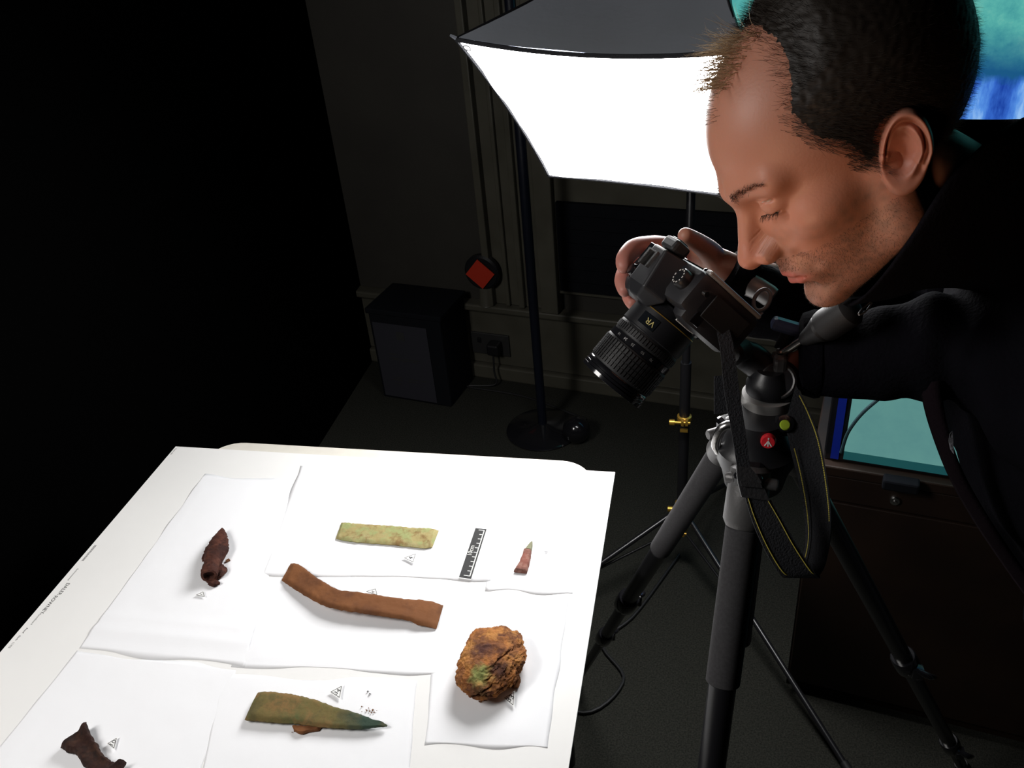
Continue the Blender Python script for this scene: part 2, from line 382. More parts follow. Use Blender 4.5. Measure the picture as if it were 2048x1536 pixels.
find('tip', [(1063.5, 1083), (1057, 1089), (1052, 1094), (1048, 1098)], [(1065, 1083), (1065, 1088), (1064, 1095), (1063, 1101)], '', '', M['pointtip'], th=.006, seed=43, n=24, k=8, rag=.0003, parent=mt)['label'] = 'grey green tip'
find('dark_fragment', [(175, 1449), (178, 1458), (184, 1472), (196, 1492), (206, 1508), (220, 1521), (240, 1527), (252, 1524)],
     [(117, 1489), (124, 1494), (138, 1500), (152, 1505), (158, 1517), (172, 1535), (190, 1553), (225, 1560)],
     'blackish brown twisted metal fragment at the lower left of the board', 'metal fragment', M['frag'], th=.012, seed=51, rag=.002, nose=.0012,
     extra=lambda t, u: .012 * (1 - t) * max(0, 1 - 3 * u) + .008 * math.exp(-((t - .95) / .08) ** 2))
# spearhead: tapering leaf blade with a hollow round socket
sp = thing('spearhead', 'dark maroon corroded spearhead with a hollow socket on the left sheet', 'spearhead', tuple(U(430, 1110, TZ)))
pa, pb = U(445, 1058, AZ + .010), U(418, 1152, AZ + .012)
ax = (pb - pa); ln = ax.length; ax.normalize(); sd = ax.cross(Vector((0, 0, 1))).normalized(); upv = sd.cross(ax)
vs = []; N1, N2 = 60, 28
for i in range(N1):
    t = i / (N1 - 1)
    wdt = (.0015 + .017 * math.sin(min(1, t / .52) * math.pi / 2) ** .8) if t < .52 else .0185 - .0055 * min(1, (t - .52) / .2)
    hgt = .003 + .0095 * min(1, t * 1.5)
    for j in range(N2):
        q = 2 * math.pi * j / N2; c, s_ = math.cos(q), math.sin(q)
        p = pa + ax * (ln * t) + sd * c * wdt + upv * s_ * hgt
        r = 1 + .16 * nz(p, 130, 5) + .12 * nz(p, 320, 6)
        p = pa + ax * (ln * t) + sd * c * wdt * r + upv * s_ * hgt * r
        vs.append(p)
fs = [[i * N2 + j, i * N2 + (j + 1) % N2, (i + 1) * N2 + (j + 1) % N2, (i + 1) * N2 + j] for i in range(N1 - 1) for j in range(N2)] + [list(range(N2))[::-1]]
o = len(vs); last = (N1 - 1) * N2      # lip and bore of the socket
for dep, sc in ((0, .70), (-.007, .5)):
    for j in range(N2):
        c = pa + ax * (ln + dep); vs.append(c + (vs[last + j] - (pa + ax * ln)) * sc)
fs += [[last + j, last + (j + 1) % N2, o + (j + 1) % N2, o + j] for j in range(N2)] + [[o + j, o + (j + 1) % N2, o + N2 + (j + 1) % N2, o + N2 + j] for j in range(N2)] + [[o + N2 + j for j in range(N2)]]
MB().add(vs, fs).build('blade_and_socket', M['spear'], sp, True)
def blob(c, r, seed, m, name, parent, amp=.35, sub=3, fr=90):
    bm = bmesh.new(); bmesh.ops.create_icosphere(bm, subdivisions=sub, radius=1); c = Vector(c)
    vs = []
    for v in bm.verts:
        k = 1 + amp * nz(v.co, 1.6, seed) + amp * .5 * nz(v.co, 4, seed)
        vs.append(c + Vector((v.co.x * r[0], v.co.y * r[1], v.co.z * r[2])) * k)
    bm.verts.index_update(); fs = [[v.index for v in f.verts] for f in bm.faces]; bm.free()
    return MB().add(vs, fs).build(name, m, parent, True)
blob(U(441, 1143, AZ + .006), (.008, .013, .007), 3, M['spear'], 'corrosion_lump', sp)
blob(U(427, 1166, AZ + .003), (.010, .006, .0035), 4, M['spear'], 'corrosion_flake', sp)
blob(U(413, 1112, AZ + .006), (.005, .012, .006), 9, M['spear'], 'corrosion_lump', sp)
# orange brown lump
def spots(m, lst, nscale=110, namp=.022):
    nt = m.node_tree; b = nt.nodes['Principled BSDF']; prev = b.inputs['Base Color'].links[0].from_socket
    tc = nt.nodes.new('ShaderNodeTexCoord')
    for (cx, cy, cz, r0, r1, col) in lst:
        vm = nt.nodes.new('ShaderNodeVectorMath'); vm.operation = 'DISTANCE'; vm.inputs[1].default_value = (cx, cy, cz)
        nn = nt.nodes.new('ShaderNodeTexNoise'); nn.inputs['Scale'].default_value = nscale; nn.inputs['Detail'].default_value = 6
        ma = nt.nodes.new('ShaderNodeMath'); ma.operation = 'MULTIPLY_ADD'; ma.inputs[1].default_value = namp
        mr = nt.nodes.new('ShaderNodeMapRange'); mr.inputs[1].default_value = r0 + namp / 2; mr.inputs[2].default_value = r1 + namp / 2; mr.inputs[3].default_value = 1; mr.inputs[4].default_value = 0
        mx = nt.nodes.new('ShaderNodeMix'); mx.data_type = 'RGBA'; mx.inputs[7].default_value = (*col, 1)
        nt.links.new(tc.outputs['Object'], vm.inputs[0]); nt.links.new(tc.outputs['Object'], nn.inputs['Vector'])
        nt.links.new(nn.outputs[0], ma.inputs[0]); nt.links.new(vm.outputs['Value'], ma.inputs[2]); nt.links.new(ma.outputs[0], mr.inputs[0])
        nt.links.new(mr.outputs[0], mx.inputs['Factor']); nt.links.new(prev, mx.inputs[6]); prev = mx.outputs[2]
    nt.links.new(prev, b.inputs['Base Color']); return m
_b0 = U(620, 1425, TZ); _bt = U(745, 1450, TZ) - _b0
spots(M['blade'], [(_bt.x, _bt.y, .005, .012, .050, (.035, .060, .042))], 90, .03)
def rockmat():
    m = patch_mat('orange_iron_crust', [(.34, .125, .032), (.44, .20, .055), (.10, .035, .016), (.22, .085, .03)], 30, bump=1, bscale=170, bdist=.003)
    return spots(m, [(-.014, .012, .028, .010, .026, (.075, .028, .020)), (.016, -.016, .020, .006, .018, (.06, .022, .013)), (-.008, -.030, .020, .006, .019, (.25, .27, .085)), (-.004, -.050, .008, .004, .014, (.10, .05, .02))])
rk = [(945, 1268), (975, 1257), (1015, 1256), (1035, 1264), (1044, 1278), (1058, 1297), (1050, 1320), (1040, 1345), (1020, 1370), (985, 1392), (960, 1400), (935, 1388), (915, 1372), (911, 1355), (918, 1325), (928, 1300)]
rc = U(984, 1332, AZ + .018); out = [U(x, y, AZ + .018) - rc for x, y in rk]
ang = [math.atan2(p.y, p.x) for p in out]; rad = [math.hypot(p.x, p.y) for p in out]
od = np.argsort(ang); ang = np.array(ang)[od]; rad = np.array(rad)[od]
bm = bmesh.new(); bmesh.ops.create_icosphere(bm, subdivisions=6, radius=1); vs = []
for v in bm.verts:
    c = v.co; h = math.hypot(c.x, c.y); r = float(np.interp(math.atan2(c.y, c.x), ang, rad, period=2 * math.pi)) * .97
    k = 1 + .07 * nz(c, 2.2, 4) + .05 * nz(c, 5, 2) + .05 * nz(c, 11, 3) + .028 * nz(c, 26, 3) + .014 * nz(c, 60, 3)
    cr = abs(c.x * .75 + c.y * -.35 - .28 + .25 * nz(c, 3, 9)); k -= .13 * math.exp(-(cr / .07) ** 2) * (c.z > -.1)
    cr2 = abs(c.y - c.x * .5 - .35 + .3 * nz(c, 2.5, 12)); k -= .05 * math.exp(-(cr2 / .05) ** 2) * (c.z > 0)
    hh = h ** .85 if h > 0 else 0
    vs.append(Vector((c.x / max(h, 1e-6) * hh * r * k, c.y / max(h, 1e-6) * hh * r * k, (c.z * .020 if c.z > 0 else c.z * .0175) * k)))
bm.verts.index_update(); fs = [[v.index for v in f.verts] for f in bm.faces]; bm.free()
rock = MB().add(vs, fs).build('corroded_lump', rockmat(), None, True)
rock.location = (rc.x, rc.y, AZ + .018); tag(rock, 'lumpy orange brown corroded mass with a green patch, largest find on the board', 'corroded lump')
blob(U(1032, 1362, AZ + .003), (.006, .012, .003), 14, M['rust'], 'soil_flake', None)
tag(bpy.data.objects['soil_flake'], 'flat brown flake of soil touching the orange lump', 'soil flake')
# crumbs
ci = 0
for i, (cx, cy, sx, sy, n) in enumerate(((742, 1420, 22, 8, 12), (590, 1463, 8, 3, 4), (744, 1389, 9, 5, 4), (1088, 1103, 12, 3, 3), (455, 1123, 2, 2, 1), (962, 1402, 6, 5, 4))):
    mb = MB()
    for j in range(n):
        c = U(cx + random.gauss(0, sx / 2), cy + random.gauss(0, sy / 2), AZ + .0005); r = random.uniform(.0004, .0012) if n > 1 else .003
        mb.box(c, (r * 2, r * 1.5, r), Matrix.Rotation(random.random() * 3, 3, 'Z'))
    o = mb.build('soil_crumbs', M['brass_dark'] if i not in (2, 3) else M['grey_ink'])
    tag(o, ['scatter of rust crumbs above the tip of the green blade', 'few soil crumbs below the left end of the green blade', 'pale dust specks above the rust crumbs', 'faint specks right of the small metal point',
            'single dark crumb beside the spearhead', 'orange crumbs below the orange brown lump'][i], 'crumbs', kind='stuff')
# scale bar
q = [U(951, 1056, AZ + .002), U(973, 1058, AZ + .002), U(942, 1157.5, AZ + .002), U(918, 1154, AZ + .002)]
sb = thing('scale_bar', 'black and white ten centimetre scale bar between the strip and the small point', 'scale bar', tuple(q[3]))
MB().slab([(p.x, p.y, AZ - .0006) for p in [q[0], q[1], q[2] + (q[2] - q[1]) * .012, q[3] + (q[3] - q[0]) * .012]], (0, 0, 1), .0022).build('white_base', M['paper'], sb)
MB().slab([(p.x, p.y, AZ + .0016) for p in q], (0, 0, 1), .0003).build('black_face', M['ink'], sb)
def sbp(u, v): p = (q[3] * (1 - u) + q[2] * u) * (1 - v) + (q[0] * (1 - u) + q[1] * u) * v; return Vector((p.x, p.y, AZ + .0020))
def line3(mb, a, b_, w):
    d = (b_ - a).normalized(); n_ = Vector((-d.y, d.x, 0)) * w / 2; return mb.slab([a + n_, a - n_, b_ - n_, b_ + n_], (0, 0, 1), .00015)
line3(MB(), sbp(.84, .045), sbp(.84, .965), .0016).build('ruling', M['white_print'], sb)
for i in range(11):
    v = .045 + .92 * i / 10; L = .5 if i in (0, 10) else .32
    line3(MB(), sbp(.84 - L, v), sbp(.86, v), .0013).build('tick', M['white_print'], sb)
c = sbp(.26, .53); d = sbp(.3, .9) - sbp(.3, .1)
text('10cm', .0105, c, math.atan2(d.y, d.x), M['white_print'], sb, 'lettering', .0001)

# small triangular number labels
def label_tri(tri, s, lab, txtrot=0, size=.008):
    P = [U(x, y, TZ + .0036) for x, y in tri]; c = sum(P, Vector()) / 3
    t = thing('number_label', lab, 'label', tuple(c), 'triangular number labels beside the finds')
    MB().slab([c + (p - c) * 1.35 for p in P], (0, 0, 1), .0002).build('paper', M['paper'], t)
    mb = MB()
    for i in range(3):
        a, b_ = P[i] + Vector((0, 0, .0003)), P[(i + 1) % 3] + Vector((0, 0, .0003)); line3(mb, a, b_, .0006)
    mb.build('printed_triangle', M['ink'], t)
    text(s, size, c + Vector((0, 0, .0003)), txtrot, M['ink'], t, 'number', .00008)
label_tri([(393, 1190), (406, 1184), (409, 1193)], '1', 'triangular paper label numbered 1 below the spearhead', 1.2, .007)
label_tri([(809, 1116), (831, 1108), (826, 1124)], '4', 'triangular paper label numbered 4 below the green strip', 1.4, .011)
label_tri([(733, 1183), (751, 1178), (754, 1190)], '6', 'triangular paper label numbered 6 above the middle of the brown strap', .9, .008)
label_tri([(662, 1384), (683, 1373), (679, 1395)], '34', 'triangular paper label numbered 34 above the green blade', 1.1, .009)
label_tri([(1009, 1396), (1028, 1385), (1026, 1410)], '33', 'triangular paper label numbered 33 below the orange lump', 1.0, .011)
label_tri([(216, 1487), (233, 1477), (228, 1496)], '10', 'triangular paper label numbered 10 beside the dark fragment', 1.3, .009)

# ================================================================== BACKGROUND
# softbox: square face turned down towards the board, four nylon panels running back to the lamp head
yaw, til = math.radians(-20), math.radians(40)
SU = Vector((math.cos(yaw), math.sin(yaw), 0)); SN = Vector((math.sin(yaw) * math.cos(til), -math.cos(yaw) * math.cos(til), -math.sin(til)))
SW = SU.cross(SN); SW = SW if SW.z < 0 else -SW
SB, SH = .456, .40; TL = D(915, 75, 1.36); CEN = TL + SU * SB / 2 + SW * SH / 2; HUB = CEN - SN * .336
sx = thing('softbox', 'glowing white square softbox with nylon panels greyed to imitate lens flare on a black stand', 'softbox', tuple(CEN))
def face(u, v, bow=.05, out=0):
    a, b_ = u * 2 - 1, v * 2 - 1
    x = a * (1 - bow * (1 - b_ * b_)); y = b_ * (1 - (bow + (.07 if b_ < 0 else 0)) * (1 - a * a))
    return CEN + SU * (x * SB / 2) + SW * (y * SH / 2) + SN * out
def grid(fn, n, m):
    vs = [fn(i / n, j / m) for j in range(m + 1) for i in range(n + 1)]
    return vs, [[j * (n + 1) + i, j * (n + 1) + i + 1, (j + 1) * (n + 1) + i + 1, (j + 1) * (n + 1) + i] for j in range(m) for i in range(n)]
M['diffuser'] = mat('glowing_diffuser', (.9, .9, .9), .9, emit=(1, .99, .985), estr=SOFTBOX_GLOW)
vs, fs = grid(lambda u, v: face(u, v, out=.004 + .012 * (1 - (2 * u - 1) ** 2) * (1 - (2 * v - 1) ** 2) + .004 * nz((u, v, 0), 5)), 30, 30)
MB().add(vs, fs).build('diffuser_cloth', M['diffuser'], sx, 'all')
hubR = .06
edges = [('top', lambda t: face(t, 0)), ('right', lambda t: face(1, t)), ('bottom', lambda t: face(1 - t, 1)), ('left', lambda t: face(0, 1 - t))]
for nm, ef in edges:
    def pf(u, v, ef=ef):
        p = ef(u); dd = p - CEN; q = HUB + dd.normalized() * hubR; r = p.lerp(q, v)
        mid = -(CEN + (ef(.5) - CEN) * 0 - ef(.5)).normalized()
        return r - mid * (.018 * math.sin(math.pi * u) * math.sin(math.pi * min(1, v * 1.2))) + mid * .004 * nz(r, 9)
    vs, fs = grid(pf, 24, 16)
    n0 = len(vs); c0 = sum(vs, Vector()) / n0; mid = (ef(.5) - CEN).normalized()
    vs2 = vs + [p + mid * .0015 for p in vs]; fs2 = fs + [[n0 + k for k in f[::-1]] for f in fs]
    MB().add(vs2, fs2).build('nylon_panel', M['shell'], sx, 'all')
rim = [face(t, 0) for t in np.linspace(0, 1, 16)] + [face(1, t) for t in np.linspace(0, 1, 16)[1:]] + [face(1 - t, 1) for t in np.linspace(0, 1, 16)[1:]] + [face(0, 1 - t) for t in np.linspace(0, 1, 16)[1:]]
mb = MB()
for i in range(len(rim) - 1): mb.tube([rim[i] + SN * .004, rim[i + 1] + SN * .004], .0035, 6)
mb.build('rim_piping', M['webbing'], sx, True)
for u, v in ((0, 0), (1, 0), (1, 1), (0, 1)):
    p = face(u, v); MB().tube([p + SN * .002, HUB + (p - CEN).normalized() * hubR], .003, 8).build('spring_rod', M['tube'], sx, True)
p = face(0, 0); dv = (p - CEN).normalized()
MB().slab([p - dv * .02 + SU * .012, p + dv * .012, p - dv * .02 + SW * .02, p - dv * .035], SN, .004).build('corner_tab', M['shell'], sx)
mb = MB()
for k in range(13):
    a0, a1 = math.radians(k * 30), math.radians(k * 30 + 30); c = face(0, 0) + (SU + SW) * .014 + SN * .008
    mb.tube([c + SU * math.cos(a0) * .006 + SW * math.sin(a0) * .006, c + SU * math.cos(a1) * .006 + SW * math.sin(a1) * .006], .001, 6)
mb.build('eyelet', M['tube'], sx)
MB().lathe(HUB + SN * .02, HUB - SN * .1, [(0, .062), (.02, .064), (.03, .045), (.11, .04), (.13, .03)], 28).build('lamp_head', M['black'], sx, True)
hb = HUB - SN * .05
PB = Vector((hb.x, hb.y + .012, 0))
MB().tube([hb, Vector((PB.x, PB.y, hb.z - .10)), Vector((PB.x, PB.y, hb.z - .14))], .012, 12).build('tilt_bracket', M['black'], sx, True)
# its stand
ls = thing('light_stand', 'black light stand with brass collars under the softbox', 'stand', (PB.x, PB.y, 0))
MB().tube([PB + Vector((0, 0, .20)), PB + Vector((0, 0, .62))], .0125, 16).build('lower_tube', M['tube'], ls, True)
MB().tube([PB + Vector((0, 0, .60)), Vector((PB.x, PB.y, hb.z - .10))], .009, 16).build('upper_tube', M['tube'], ls, True)
def zat(px, py, x, y):   # height of the point above (x, y) seen at row py
    lo, hi = 0, 1.6
    for _ in range(40):
        m_ = (lo + hi) / 2; c = RC.T @ (np.array([x, y, m_]) - EYE); yy = 768 - F_PX * c[1] / -c[2]
        if yy > py: lo = m_
        else: hi = m_
    return lo
for i, (py, nm) in enumerate(((835, 'brass_collar'), (1008, 'brass_collar'), (1117, 'brass_collar'))):
    z = max(.12, zat(0, py, PB.x, PB.y)); c = Vector((PB.x, PB.y, z)); mb = MB()
    mb.lathe(c - Vector((0, 0, .007)), c + Vector((0, 0, .02)), [(0, .0135), (.002, .017), (.012, .017), (.014, .0135)], 20)
    mb.box(c + Vector((-.004, -.019, 0)), (.006, .016, .012)); mb.box(c + Vector((.006, -.019, 0)), (.006, .016, .012))
    mb.tube([c + Vector((-.032, -.022, 0)), c + Vector((.014, -.022, 0))], .004, 10); mb.tube([c + Vector((-.034, -.022, 0)), c + Vector((-.022, -.022, 0))], .0075, 10)
    if i == 0: mb.box(c + Vector((0, -.019, -.024)), (.018, .008, .006))
    mb.build(nm, M['gold'], ls, True)
z1, z2 = max(.12, zat(0, 1008, PB.x, PB.y)), max(.12, zat(0, 1117, PB.x, PB.y))
for fx, fy in ((.33, 1.15), (-.46, 1.40), (.10, 2.05)):
    ft = Vector((fx, fy, .012)); top = PB + Vector((0, 0, z1 - .01)); 
    k = MB().tube([top + (ft - top).normalized() * .015, ft], .0065, 10).build('leg', M['tube'], ls, True)
    mid = top.lerp(ft, .55); MB().tube([PB + Vector((0, 0, z2)), mid], .0035, 8).build('brace', M['tube'], ls, True)
    MB().tube([ft - (ft - top).normalized() * .02, ft], .0095, 10).build('rubber_foot', M['rubber'], k, True)
MB().tube(spline([(-.03, PB.y + .02, .008), (-.13, 1.52, .006), (-.20, 1.42, .006), (-.14, 1.32, .006), (-.22, 1.22, .006), (-.36, 1.30, .006), (-.5, 1.5, .006)], 40), .004, 8).build('power_cable', M['rubber'], None, True)
tag(bpy.data.objects['power_cable'], 'black cable looping on the carpet behind the tripod left leg', 'cable')
# round based stand
rs = thing('floor_lamp', 'slim black floor pole on a round base left of the softbox', 'floor lamp', (-.49, 2.28, 0))
MB().lathe((-.49, 2.28, 0), (-.49, 2.28, 1), [(0, .115), (.006, .12), (.012, .112), (.018, .05), (.03, .02)], 48).build('round_base', M['black_gloss'], rs, True)
MB().tube([(-.49, 2.28, .02), (-.49, 2.28, 2.0)], .0145, 20).build('pole', mat('dark_blue_black_lacquer', (.006, .008, .016), .35), rs, True)
MB().lathe((-.49, 2.28, 1.98), (-.49, 2.28, 2.2), [(0, .02), (.02, .12), (.18, .16), (.2, .15)], 32).build('shade', M['black'], rs, True)
# glossy ball on the floor
c = D(1150, 806, 2.72); c.z = .045
MB().lathe(c - Vector((0, 0, .044)), c + Vector((0, 0, .05)), [(.0, .012)] + [(.044 - .044 * math.cos(t), .044 * math.sin(t)) for t in np.linspace(.3, 3.1, 18)], 28).build('glossy_ball', M['black_gloss'], None, True)
tag(bpy.data.objects['glossy_ball'], 'small dark shiny ball on the floor right of the round base', 'ball')
# socket, plug, cable
c = PL(985, 683, WP, WN) - WN * .012
so = thing('wall_socket', 'shade darkened wall socket with black plug low on the skirting', 'socket', tuple(c))
MB().box(c - WN * .005, (.146, .009, .086), WROT, .003).build('socket_plate', M['socket'], so)
MB().box(c - WN * .03 + WT * .025, (.045, .045, .045), WROT, .008).build('plug', M['black'], so)
MB().box(c - WN * .012 - WT * .04 + Vector((0, 0, .015)), (.014, .006, .02), WROT, .002).build('switch', M['black'], so)
q0 = c - WN * .045 + WT * .025
MB().tube(spline([q0 - Vector((0, 0, .02)), q0 + Vector((0, -.01, -.08)), Vector((q0.x, q0.y - .02, .012)), Vector((q0.x - .1, q0.y - .03, .006)), Vector((q0.x + .12, q0.y - .08, .006)), Vector((q0.x + .35, q0.y - .2, .006))], 30), .0035, 8).build('plug_cable', M['rubber'], so, True)
# dark round holder with red card on the ledge
c = PL(968, 540, WP - WN * .03, WN); lz = .31
rh = thing('round_holder', 'dark round holder with a red diamond card standing on the wall ledge', 'holder', (c.x, c.y, lz))
mb = MB(); mb.lathe(c - WN * .0, c - WN * .03, [(0, .055), (.004, .062), (.02, .062), (.026, .055)], 32); mb.build('round_body', M['black'], rh, True)
MB().lathe((c.x, c.y, lz), (c.x, c.y, 1), [(0, .03), (.004, .028), (max(.01, c.z - lz - .05), .022)], 20).build('pale_foot', M['trim'], rh, True)
r45 = Matrix.Rotation(math.radians(40), 3, WN)
MB().box(c - WN * .033, (.075, .003, .075), r45 @ WROT).build('red_card', M['redcard'], rh, label='bright red diamond card')
# box with a paper sheet
c = U(832, 806, 0.0); c.z = 0
bx = thing('storage_box', 'black storage box with a printed paper sheet on its front, by the wall', 'box', tuple(c))
cc = Vector((c.x + .02, c.y + .10, .17)); MB().box(cc, (.27, .19, .34), WROT, .006).build('box_body', M['blind'], bx)
MB().box(cc + Vector((0, 0, .178)), (.285, .2, .02), WROT, .004).build('lid', M['blind'], bx)
pc = cc - WN * .098 - WT * .02
pm = mat('shade_dimmed_paper', (.026, .026, .036), .8)  # white paper coloured dark to imitate the dim light by the wall
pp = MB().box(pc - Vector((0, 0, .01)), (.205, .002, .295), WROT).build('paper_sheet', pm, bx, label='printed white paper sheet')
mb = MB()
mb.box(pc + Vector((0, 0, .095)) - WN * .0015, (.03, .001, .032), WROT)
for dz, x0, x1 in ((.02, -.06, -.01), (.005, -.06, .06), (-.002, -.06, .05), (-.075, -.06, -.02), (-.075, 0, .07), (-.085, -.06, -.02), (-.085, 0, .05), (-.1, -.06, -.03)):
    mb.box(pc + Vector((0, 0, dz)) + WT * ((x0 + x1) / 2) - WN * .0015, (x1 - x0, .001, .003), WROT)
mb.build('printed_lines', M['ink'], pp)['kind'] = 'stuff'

# wall display behind the head
c00 = PL(1446, 345, WP - WN * .03, WN); c00.z = PL(2000, 305, WP - WN * .03, WN).z; s0 = (c00 - WP).dot(WT); z0 = c00.z
WD = thing('wall_display', 'large lit wall display showing teal water and blue ice behind the man', 'display', tuple(c00))
wallbox(MB(), s0 - .03, s0 + 1.63, .034, .056, z0 - .03, z0 + 1.03, .004).build('display_frame', M['black'], WD)
sm = bpy.data.materials.new('water_and_ice_image'); sm.use_nodes = True; nt = sm.node_tree; nt.nodes.clear()
out_ = nt.nodes.new('ShaderNodeOutputMaterial'); em = nt.nodes.new('ShaderNodeEmission'); em.inputs[1].default_value = .95; nt.links.new(em.outputs[0], out_.inputs[0])
tc = nt.nodes.new('ShaderNodeTexCoord')
def nnoise(sc, det, vec=None, rough=.6, w=0):
    n = nt.nodes.new('ShaderNodeTexNoise'); n.noise_dimensions = '4D'; n.inputs['W'].default_value = w; n.inputs['Scale'].default_value = sc; n.inputs['Detail'].default_value = det; n.inputs['Roughness'].default_value = rough
    nt.links.new(vec or tc.outputs['Object'], n.inputs['Vector']); return n.outputs[0]
def nramp(src, stops):
    r = nt.nodes.new('ShaderNodeValToRGB'); e = r.color_ramp.elements
    while len(e) < len(stops): e.new(.5)
    for el, (p, c_) in zip(e, stops): el.position = p; el.color = (*c_, 1)
    nt.links.new(src, r.inputs[0]); return r.outputs[0]
water = nramp(nnoise(7, 10, rough=.7), [(.34, (.02, .14, .20)), (.44, (.06, .33, .34)), (.54, (.10, .44, .40)), (.66, (.20, .55, .45))])
mp = nt.nodes.new('ShaderNodeMapping'); mp.inputs['Scale'].default_value = (14, 14, 3.5); nt.links.new(tc.outputs['Object'], mp.inputs[0])
ice = nramp(nnoise(1.6, 9, mp.outputs[0], .6, 3), [(.34, (.01, .05, .35)), (.46, (.04, .15, .62)), (.56, (.10, .30, .80)), (.68, (.35, .60, .95))])
sep = nt.nodes.new('ShaderNodeSeparateXYZ'); nt.links.new(tc.outputs['Object'], sep.inputs[0])
ad = nt.nodes.new('ShaderNodeMath'); ad.operation = 'MULTIPLY_ADD'; ad.inputs[1].default_value = .16; nt.links.new(nnoise(6, 5, w=8), ad.inputs[0]); nt.links.new(sep.outputs[2], ad.inputs[2])
IZ = PL(1990, 150, WP - WN * .03, WN).z - z0 + .08
mr = nt.nodes.new('ShaderNodeMapRange'); mr.inputs[1].default_value = IZ - .012; mr.inputs[2].default_value = IZ + .012; nt.links.new(ad.outputs[0], mr.inputs[0])
mr2 = nt.nodes.new('ShaderNodeMapRange'); mr2.inputs[1].default_value = IZ + .02; mr2.inputs[2].default_value = IZ + .13; nt.links.new(ad.outputs[0], mr2.inputs[0])
mxb = nt.nodes.new('ShaderNodeMix'); mxb.data_type = 'RGBA'; mxb.inputs[6].default_value = (.012, .10, .24, 1); nt.links.new(water, mxb.inputs[7]); nt.links.new(mr2.outputs[0], mxb.inputs['Factor'])
mxa = nt.nodes.new('ShaderNodeMix'); mxa.data_type = 'RGBA'; nt.links.new(ice, mxa.inputs[6]); nt.links.new(mxb.outputs[2], mxa.inputs[7]); nt.links.new(mr.outputs[0], mxa.inputs['Factor']); nt.links.new(mxa.outputs[2], em.inputs[0])
wallbox(MB(), s0, s0 + 1.6, .056, .060, z0, z0 + 1.0).build('display_image', sm, WD)

# cabinet with lock, monitor on top
CP = Vector((.217, 1.344, 0))
def oncab(s, out, z): return CP + WT * s - WN * out + Vector((0, 0, z))
def cabbox(mb, s0, s1, o0, o1, z0, z1, bev=0): return mb.box(oncab((s0 + s1) / 2, (o0 + o1) / 2, (z0 + z1) / 2), (s1 - s0, abs(o1 - o0), z1 - z0), WROT, bev)
ztop = PL(1655, 928, CP, WN).z; zdr = PL(1665, 1000, CP, WN).z
cb = thing('low_cabinet', 'low dark brown cabinet with a round lock on its drawer', 'cabinet', tuple(oncab(.5, -.2, 0)))
cabbox(MB(), 0, 1.1, -.02, -.42, 0, ztop - .022).build('carcass', M['wood'], cb)
cabbox(MB(), -.006, 1.106, .006, -.43, ztop - .022, ztop, .003).build('top_board', M['wood'], cb)
dr = cabbox(MB(), .004, 1.096, 0, -.019, zdr, ztop - .026, .002).build('drawer', M['wood'], cb)
for a in (.004, .552): cabbox(MB(), a, a + .544, 0, -.019, .04, zdr - .005, .002).build('door', M['wood'], cb)
lk = PL(1790, 1000, CP, WN)
MB().lathe(lk, lk - WN * .02, [(0, .0095), (.003, .0095), (.005, .008), (.0055, .004), (.009, .003)], 28).build('lock', M['steel'], dr, True)
mo = thing('monitor', 'flat monitor with a pale teal picture standing on the dark brown cabinet', 'monitor', tuple(oncab(.4, -.1, ztop)))
MN = CP + WN * .012
a = PL(1686, 918, MN, WN); sa = (a - CP).dot(WT); za_ = a.z; MWd, MHt = .60, .36
def monbox(mb, s0, s1, o0, o1, z0, z1, bev=0): return mb.box(MN + WT * ((s0 + s1) / 2) - WN * ((o0 + o1) / 2) + Vector((0, 0, (z0 + z1) / 2)), (s1 - s0, abs(o1 - o0), z1 - z0), WROT, bev)
monbox(MB(), sa - .034, sa + MWd + .034, -.002, -.035, ztop + .001, za_ + MHt + .03, .003).build('monitor_casing', M['black_gloss'], mo)
tealm = screen_mat('teal_picture', [(.3, (.10, .27, .27)), (.5, (.125, .32, .30)), (.7, (.15, .36, .31))], 5, .8)
bluem = screen_mat('blue_sky_picture', [(.3, (.05, .22, .42)), (.7, (.08, .30, .45))], 4, .8)
darkm = screen_mat('dark_teal_picture', [(.3, (.01, .07, .08)), (.7, (.015, .09, .09))], 8, .8)
monbox(MB(), sa, sa + MWd, .0, -.003, za_ + .018, za_ + .172).build('picture', tealm, mo)
monbox(MB(), sa, sa + MWd, .0, -.003, za_, za_ + .018).build('lower_picture_band', darkm, mo, label='dark teal band along the bottom of the picture')
monbox(MB(), sa, sa + MWd, .0, -.003, za_ + .172, za_ + MHt).build('upper_picture', bluem, mo, label='blue upper part of the picture')
monbox(MB(), sa - .022, sa - .008, .001, -.003, za_ - .002, za_ + MHt).build('blue_edge_reflection', M['bluestrip'], mo)  # bezel reflection painted in as a blue strip
for ds in (.07, .22, .30, .45):
    monbox(MB(), sa + ds, sa + ds + .06, .020, .044, ztop - .014, ztop + .008, .004).build('foot', M['blind'], mo)
q0, q1, q2, q3 = [PL(x, y, MN - WN * .03, WN) for x, y in ((1682, 905), (1700, 858), (1745, 808), (1830, 755))]
q_ = oncab(.015, .012 - .05, ztop + .004)
MB().tube(spline([q0, q1, q2, q3, q3 + Vector((.12, -.02, .05))], 30), .0032, 8).build('monitor_cable', mat('dark_teal_cable', (.02, .05, .06), .5), None, True)
tag(bpy.data.objects['monitor_cable'], 'thin dark cable curving in front of the teal monitor picture', 'cable')

